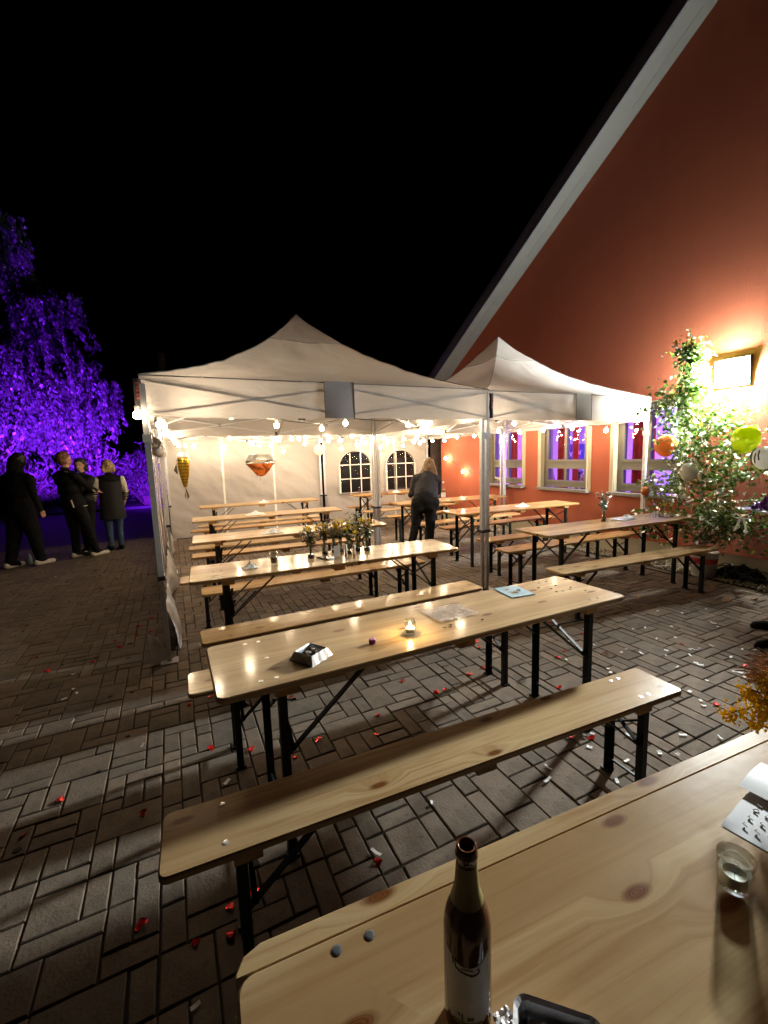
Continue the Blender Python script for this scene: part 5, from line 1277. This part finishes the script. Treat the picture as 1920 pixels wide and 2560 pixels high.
# --- woman bending over the table behind the flower bottles (seen from behind)
def woman():
    o = thing('person', 'woman in dark top and black cropped trousers bending over a table', 'person', (3.42, 5.72, 0), R(-31))
    T, P, K = 0, 1, 2     # local x = to the viewer's right, y = away from the viewer
    hipL, hipR = (-.075, .0, .88), (.105, .0, .88)
    bn = [((-.075, .0, .86), .125, (.11, .0, .86), .125, P), ((.015, .0, .93), .15, (.02, .05, .98), .145, P), ((-.05, -.03, .86), .10, (-.05, -.04, .80), .09, P), ((.09, -.03, .86), .10, (.09, -.04, .80), .09, P),
          ((.02, .05, 1.0), .150, (.04, .17, 1.14), .150, T), ((-.06, .03, .98), .10, (-.03, .15, 1.12), .10, T), ((.12, .03, .95), .10, (.12, .16, 1.10), .10, T),
          ((-.055, .22, 1.20), .105, (.145, .24, 1.19), .105, T), ((.05, .2, 1.17), .145, (.055, .25, 1.22), .125, T), ((-.11, .22, 1.22), .075, (-.13, .21, 1.19), .07, T), ((.19, .25, 1.2), .075, (.215, .26, 1.17), .07, T),
          ((.06, .28, 1.27), .058, (.075, .33, 1.33), .055, K)]
    bn += [((-.08, .0, .84), .100, (-.14, .02, .50), .070, P), ((-.14, .02, .50), .068, (-.19, -.06, .30), .060, P), ((-.185, -.05, .32), .046, (-.205, -.09, .10), .036, K)]
    bn += [((.10, .0, .84), .104, (.085, .05, .48), .073, P), ((.085, .05, .48), .072, (.075, .02, .22), .060, P), ((.075, .02, .24), .045, (.073, .01, .10), .036, K)]
    # left arm hangs, hand beside the hip; right arm reaches forward to the table
    bn += [((-.13, .21, 1.19), .066, (-.175, .16, 1.02), .056, T), ((-.175, .16, 1.02), .055, (-.20, .14, .98), .052, T), ((-.185, .15, .99), .040, (-.165, .12, .87), .030, K)]
    bn += hand((-.165, .12, .87), (.02, -.03, -1), (.6, .8, 0), (.8, -.5, 0), K, .8)
    bn += [((.215, .26, 1.17), .066, (.235, .36, 1.0), .052, T), ((.235, .36, 1.0), .04, (.18, .50, .85), .03, K)]
    bn += hand((.18, .50, .85), (-.1, .8, -.4), (-1, 0, 0), (0, -.3, -1), K, .3)
    bn += [((-.205, -.10, .07), .042, (-.19, .06, .04), .036, K), ((.073, .0, .07), .042, (.09, .16, .04), .036, K)]
    bn += head((.09, .385, 1.395), (-.10, .8, -.55), (.05, .55, .8), K)
    me = skin_mesh(bn, .0105, 5); mesh_obj('body', me, [CHAR, BLACKC, SKIN], o)
    hb_ = [((.085, .345, 1.42), .098, (.085, .34, 1.40), .098, 0), ((.085, .37, 1.455), .086, (.08, .33, 1.46), .08, 0)]
    for k in range(7):
        x = -.075+.025*k; hb_ += [((.085+x*.9, .31, 1.40), .034, (.085+x*1.25+(.03 if k > 4 else 0), .26+.02*abs(x)*10*.3, 1.27-.02*(k % 2)-(.05 if k > 4 else 0)), .024, 0)]
    hb_ += [((-.0, .36, 1.40), .03, (-.045, .36, 1.28), .02, 0), ((.17, .36, 1.38), .032, (.215, .33, 1.22), .018, 0)]
    mesh_obj('hair', skin_mesh(hb_, .009, 2, .010), [BROWNH], o)
    for q in [((-.205, -.13, .035), .038, (-.185, .09, .030), .036, 0), ((.073, -.04, .035), .038, (.095, .18, .030), .036, 0)]:
        mesh_obj('shoe', skin_mesh([q], .009, 3, 0), [BLACKC], o)
woman()

# --- standing bodies; local +y = facing, x = their right
def stander(label, loc, rz, H, mats, coat=None, arm_l=None, arm_r=None, stance=.16, wide=1.0, hair=None, headturn=0, shoes=WHITEC, feet=(0, 0), lean=0, vx=.012):
    o = thing('person', label, 'person', loc, rz); s = H/1.75
    J = lambda x, y, z: Vector((x*s, (y+lean*z*.06)*s, z*s))
    w = wide; T, P, K = 0, 1, 2
    bn = [(J(-.07, 0, .92), .125*s*w, J(.07, 0, .92), .125*s*w, P), (J(-.05, .0, 1.02), .115*s*w, J(.05, .0, 1.02), .115*s*w, T), (J(-.06, .0, 1.18), .118*s*w, J(.06, .0, 1.18), .118*s*w, T), (J(-.09, -.01, 1.33), .112*s*w, J(.09, -.01, 1.33), .112*s*w, T),
          (J(-.14*w, -.01, 1.40), .075*s, J(.14*w, -.01, 1.40), .075*s, T), (J(0, -.01, 1.42), .07*s, J(0, .005, 1.50), .055*s, T if coat else K), (J(0, 0, 1.48), .053*s, J(0, .02, 1.56), .05*s, K)]
    for sg, fy in ((-1, feet[0]), (1, feet[1])):
        x0, x1 = .085*sg*w, stance*.5*sg+.02*sg
        bn += [(J(x0, 0, .88), .098*s*w, J((x0+x1)/2, fy*.5+.02, .48), .070*s*w, P), (J((x0+x1)/2, fy*.5+.02, .48), .068*s*w, J(x1, fy, .11), .050*s*w, P), (J(x1, fy-.02, .08), .05*s, J(x1, fy+.10, .05), .04*s, P)]
    for sg, arm in ((-1, arm_l), (1, arm_r)):
        el, wr = arm if arm else ((.265*sg*w, -.03, 1.14), (.275*sg*w, .05, .90))
        sh = J(.205*sg*w, -.01, 1.38); E_, W_ = J(*el), J(*wr)
        bn += [(sh, .066*s, E_, .052*s, 3), (E_, .051*s, W_, .038*s, 3)]
        d = (W_-E_).normalized(); sd = Vector((0, 1, 0)); sd = (sd-d*sd.dot(d)); sd = sd.normalized() if sd.length > .1 else Vector((0, 0, 1)); bn += hand(W_, d, sd, Vector((-sg, 0, 0)), K, .5)
    fd = Vector((math.sin(headturn), math.cos(headturn), 0)); hc = J(0, .03, 1.635); bn += head(hc, fd, (0, 0, 1), K, s=s)
    me = skin_mesh(bn, vx, 5); mesh_obj('body', me, [mats[0], mats[1], SKIN, mats[2]], o)
    if hair:
        hm, kind = hair; q = [(hc+Vector((0, 0, .05*s))-fd*.035*s, .093*s, hc-fd*.035*s+Vector((0, 0, .01*s)), .088*s, 0), (hc+Vector((0, 0, .075*s))+fd*.012*s, .070*s, hc+Vector((0, 0, .07*s)), .07*s, 0)]
        if kind == 'bob':
            r = Vector((fd.y, -fd.x, 0))
            for k in (-1, -.5, 0, .5, 1): q.append((hc-fd*.05*s+r*k*.07*s+Vector((0, 0, .02)), .040*s, hc-fd*.065*s+r*k*.085*s-Vector((0, 0, .085*s)), .034*s, 0))
        mesh_obj('hair', skin_mesh(q, .010, 1, .012), [hm], o)
    for sg, fy in ((-1, feet[0]), (1, feet[1])):
        x1 = stance*.5*sg+.02*sg
        sm_ = skin_mesh([(J(x1, fy-.06, .05), .048*s, J(x1+.02*sg, fy+.17, .038), .038*s, 0)], .010, 3, 0)
        for v_ in sm_.vertices: v_.co.z = max(v_.co.z, 0.004)
        mesh_obj('shoe', sm_, [shoes], o)
    return o, s, J
# facing helper: yaw so local +y points along a world direction
def yaw(dx, dy): return math.atan2(-dx, dy)
# woman in long vest, striped sleeves, seen from behind
o, s, J = stander('blond woman in long black vest with striped white sleeves, seen from behind', (-1.04, 9.50, 0), yaw(-.25, 1), 1.66, [BLACKC, JEANS, WHITEC], coat=1, arm_l=((-.265, -.03, 1.13), (-.31, .02, .90)), arm_r=((.255, -.02, 1.13), (.235, .08, .95)), stance=.13, wide=1.02, hair=(BLOND, 'bob'), shoes=BLACKC)
b = MB(); n = 26
def vest(u, v):
    a = u*2*PI; z = (.62+.83*v)*s; rx = (.235-.02*v-.035*math.sin(v*PI*1.0)*.8 if v < .9 else .19)*s; ry = (.165-.02*v)*s
    if v > .85: k = (v-.85)/.15; rx *= 1-.45*k; ry *= 1-.35*k
    return (rx*math.cos(a)*(1+.02*math.sin(z*60)), ry*math.sin(a)-.01, z)
b.grid(vest, 26, 26); b.build('long_vest', CHAR, o, smooth=True)
me = skin_mesh([(J(-.09, -.08, 1.44), .055*s, J(.09, -.08, 1.44), .055*s, 0), (J(-.05, -.10, 1.38), .06*s, J(.05, -.10, 1.38), .06*s, 0)], .012, 3); mesh_obj('hood', me, [BLACKC], o)
b = MB()
for sg, el, wr in ((-1, (-.265, -.03, 1.13), (-.31, .02, .90)), (1, (.255, -.02, 1.13), (.235, .08, .95))):
    for k in range(5):
        t = .0+.2*k; c = J(*el).lerp(J(*wr), t); d = (J(*wr)-J(*el)).normalized(); r = (.055-.012*t)*s+.004; b.tube([c-d*.008, c+d*.008], r, 14)
b.build('sleeve_stripe', BLACKC, o)
# man in black jacket with reflective bars, embracing
o, s, J = stander('man in black jacket with reflective bars and white trainers, holding a woman', (-1.45, 9.04, 0), yaw(.75, .65), 1.80, [BLACKC, BLACKC, BLACKC], coat=1, arm_l=((-.20, .22, 1.16), (.02, .36, 1.10)), arm_r=((.25, .18, 1.16), (.08, .36, 1.12)), stance=.22, wide=1.17, hair=(GINGER, 'short'), headturn=.1, shoes=WHITEC, feet=(-.06, .10), lean=-2.0)
b = MB(); b.bar(J(.14, -.09, 1.46), J(.20, -.02, 1.43), .012*s, .006); b.bar(J(.175, -.125, 1.0), J(.17, -.11, .88), .022*s, .01); b.bar(J(.30, .17, 1.14), J(.25, .24, 1.10), .02*s, .01); b.bar(J(.215, .02, .885), J(.225, .08, .89), .018*s, .01)
b.build('reflective_bar', REFLECT, o)
# the woman he holds, her face over his shoulder
o, s, J = stander('woman in grey jacket held by the tall man, her face turned to the tent', (-1.42, 9.36, 0), yaw(-.75, -.72), 1.70, [CHAR, BLACKC, CHAR], coat=1, arm_l=((-.18, .2, 1.2), (.03, .30, 1.16)), arm_r=((.2, .2, 1.2), (.02, .3, 1.22)), stance=.15, wide=1.0, hair=(plain('dark_hair', (.02, .012, .01), .5), 'bob'), headturn=-.55, shoes=BLACKC)
# man at the left edge
o, s, J = stander('dark clad man with white shoes mid stride, cut by the left edge', (-2.25, 8.72, 0), yaw(.7, .7), 1.80, [BLACKC, plain('black_jeans', (.008, .008, .010), .9, 0, .3, 30, 0, .2), BLACKC], coat=1, stance=.22, wide=1.42, hair=(plain('dark_hair', (.02, .012, .01), .5), 'short'), headturn=-1.2, shoes=WHITEC, feet=(-.10, .17), lean=1.0)
mesh_obj('hood', skin_mesh([(J(-.07, -.03, 1.46), .085*s, J(.07, -.03, 1.46), .085*s, 0), (J(0, -.04, 1.52), .10*s, J(0, .0, 1.63), .118*s, 0)], .012, 3), [BLACKC], o)
b = MB(); b.lathe([(.001, 0), (.032, 0), (.034, .10), (.03, .13), (.012, .16), (.012, .18)], 14); tag(b.build('plastic_bottle', plain('pale_blue_plastic', (.35, .5, .6), .3), smooth=True, loc=(-2.22, 8.95, 0)), 'small pale bottle standing on the paving behind the left man', 'bottle')
# man inside the hall, seen through the middle window
o = thing('person', 'man in white and dark jacket seated inside behind the middle window', 'person', (WX+.62, 5.76, .45), yaw(.25, -1))
q = [((-.17, 0, .44), .075, (.17, 0, .44), .075, 0), ((0, 0, .1), .16, (0, 0, .38), .15, 0), ((-.2, 0, .42), .06, (-.25, .12, .15), .05, 3), ((.2, 0, .42), .06, (.25, .12, .15), .05, 3), ((0, 0, .45), .06, (0, .02, .53), .052, 2)]+head((0, .04, .62), (0.1, 1, -.05), (0, 0, 1), 2)
mesh_obj('body', skin_mesh(q, .012, 4), [BLACKC, BLACKC, SKIN, WHITEC], o)
mesh_obj('hair', skin_mesh([((0, .01, .68), .094, (0, .0, .63), .09, 0)], .011, 3), [plain('dark_hair', (.02, .012, .01), .5)], o)
mesh_obj('hood', skin_mesh([((-.10, -.04, .50), .05, (.10, -.04, .50), .05, 0), ((-.13, .05, .45), .045, (.13, .05, .45), .045, 0)], .012, 3), [WHITEC], o)
b = MB(); b.box((0, 0, .31), (.5, .45, .05)); b.box((0, -.2, .65), (.44, .04, .5))
for x in (-.2, .2):
    for y in (-.2, .2): b.box((x, y, .15), (.04, .04, .3))
ch = b.build('chair', plain('brown_board', (.20, .09, .06), .6), loc=(WX+.64, 5.77, .4505)); ch.rotation_euler = (0, 0, yaw(.25, -1)); ch.scale = (1, 1, .3); tag(ch, 'low brown chair under the seated man behind the middle window', 'chair')
fv = flower_vase('small yellow bouquet standing on the sill inside the middle window', (WX+.36, 5.42, WZ0+.02), 91, .30, 4, 1, 2, None, .9)

# ================================================================== VIOLET-LIT TREES
rg = random.Random(31)
def weeping_tree(label, base, trunkpts, limbs, seed, density):
    o = thing('weeping_tree', label, 'tree', base); r_ = random.Random(seed); b = MB(); b.tube(trunkpts, [.24, .2, .16, .12, .08][:len(trunkpts)], 10); b.build('trunk', BARK, o, smooth=True)
    lb_ = MB(); cr = MB()
    for (p0, p1, p2, spread, drop) in limbs:
        p0, p1, p2 = Vector(p0), Vector(p1), Vector(p2); pts = [p0.lerp(p1, t).lerp(p1.lerp(p2, t), t) for t in [k/10 for k in range(11)]]; lb_.tube(pts, [.07*(1-.08*k) for k in range(11)], 6)
        for k in range(int(46*density)):
            t = r_.uniform(.25, 1.0); i = min(9, int(t*10)); q = pts[i].lerp(pts[i+1], t*10-i)+Vector((r_.gauss(0, spread), r_.gauss(0, spread), r_.gauss(0, spread*.35))); L = drop*r_.uniform(.4, 1.15); sw = Vector((r_.gauss(0, .10), r_.gauss(0, .1), 0))
            strand = [q+sw*(z**2)*2+Vector((.05*math.sin(z*5+k), 0, -L*z)) for z in [j/5 for j in range(6)]]; lb_.tube(strand, .003, 3)
            for j in range(int(60*drop**.5)):
                z = r_.random()*4.999; ii = int(z); c = strand[ii].lerp(strand[ii+1], z-ii)+Vector((r_.gauss(0, .05), r_.gauss(0, .05), r_.gauss(0, .05))); d = Vector((r_.gauss(0, .4), r_.gauss(0, .4), -1)).normalized(); l2 = r_.uniform(.10, .20); n_ = d.cross(Vector((r_.gauss(0, 1), r_.gauss(0, 1), .2))).normalized()*l2*.28
                cr.add([c, c+d*l2*.5+n_, c+d*l2, c+d*l2*.5-n_], [(0, 1, 2, 3)]); cr.tone.append(r_.random()*.7)
    lb_.build('limb', TWIG, o); cr.build('crown', LEAFD, o)
# around 18 m out, left of the tents
weeping_tree('tall weeping tree lit violet behind the standing guests', (-5.0, 19.0, 0), [(0, 0, -.05), (.1, 0, 2.5), (.2, 0, 5.5), (.1, 0, 8.5), (0, 0, 10.5)],
    [((.2, 0, 5.5), (1.2, -.3, 7.6), (2.3, -.4, 7.0), .32, 1.6), ((.2, 0, 5), (1.0, -.2, 6.6), (1.5, .2, 7.4), .4, 1.8), ((.15, 0, 6.5), (.9, .2, 9.0), (1.0, -.3, 9.6), .28, 1.6), ((.2, 0, 4), (1.4, -.2, 5.4), (2.6, -.5, 5.1), .42, 2.0), ((.2, 0, 3.4), (1.8, -.3, 4.7), (3.3, -.6, 4.35), .36, 1.7),
     ((.2, 0, 3.2), (1.0, -.6, 4.6), (1.9, -1.0, 4.5), .45, 2.2), ((.1, 0, 4), (.2, -1, 5.5), (.6, -1.4, 5.3), .5, 2.6), ((.1, 0, 5), (-.6, -.6, 6.8), (-1.2, -1, 6.4), .5, 2.6), ((.1, 0, 3.5), (-.7, -1, 4.8), (-1.2, -1.5, 4.4), .5, 2.4), ((.1, 0, 7), (-.4, -.4, 9), (-.5, -.6, 9.8), .35, 2.2), ((.2, 0, 4.5), (1.6, -.3, 6.0), (2.2, -.5, 5.9), .3, 1.0), ((.2, 0, 2.9), (1.8, -.5, 3.6), (2.9, -.8, 3.5), .3, 1.2)], 3, 1.35)
def shrub(label, base, R_, H, seed, n):
    o = thing('shrub', label, 'shrub', base, 0, 'violet lit shrubs along the yard edge'); r_ = random.Random(seed); st = MB(); cr = MB()
    for k in range(n):
        a = r_.random()*6.28; e = r_.random(); tip = Vector((R_*math.cos(a)*e**.5*r_.uniform(.8, 1.1), R_*.7*math.sin(a)*e**.5, H*(1-.45*e)*r_.uniform(.55, 1.05))); p0 = Vector((tip.x*.2, tip.y*.2, 0)); p1 = p0.lerp(tip, .6)+Vector((0, 0, .15)); st.tube([p0, p1, tip], [.008, .006, .003], 4)
        for j in range(20):
            c = p0.lerp(p1, .25).lerp(tip, r_.random()**.7)+Vector((r_.gauss(0, .06), r_.gauss(0, .06), r_.gauss(0, .06))); d = (Vector((r_.gauss(0, 1), r_.gauss(0, 1), r_.gauss(.25, .5)))+tip.normalized()*.5).normalized(); L = r_.uniform(.12, .26); n_ = d.cross(Vector((r_.gauss(0, .5), r_.gauss(0, .5), 1))).normalized()*L*.17
            cr.add([c, c+d*L*.45+n_, c+d*L, c+d*L*.45-n_], [(0, 1, 2, 3)]); cr.tone.append(r_.random()*.7)
    st.build('stem', TWIG, o); cr.build('foliage', LEAFD, o)
shrub('broad violet lit shrub behind the embracing couple', (-2.55, 18.6, 0), 1.5, 2.7, 41, 170)
shrub('violet lit shrub just left of the tent corner', (-.75, 18.4, 0), 1.05, 2.35, 42, 120)
shrub('violet lit shrub half hidden by the tent corner pole', (.35, 18.9, 0), 1.0, 2.2, 44, 110)
shrub('low violet lit shrub behind the left man', (-4.5, 18.2, 0), 1.3, 2.0, 43, 110)
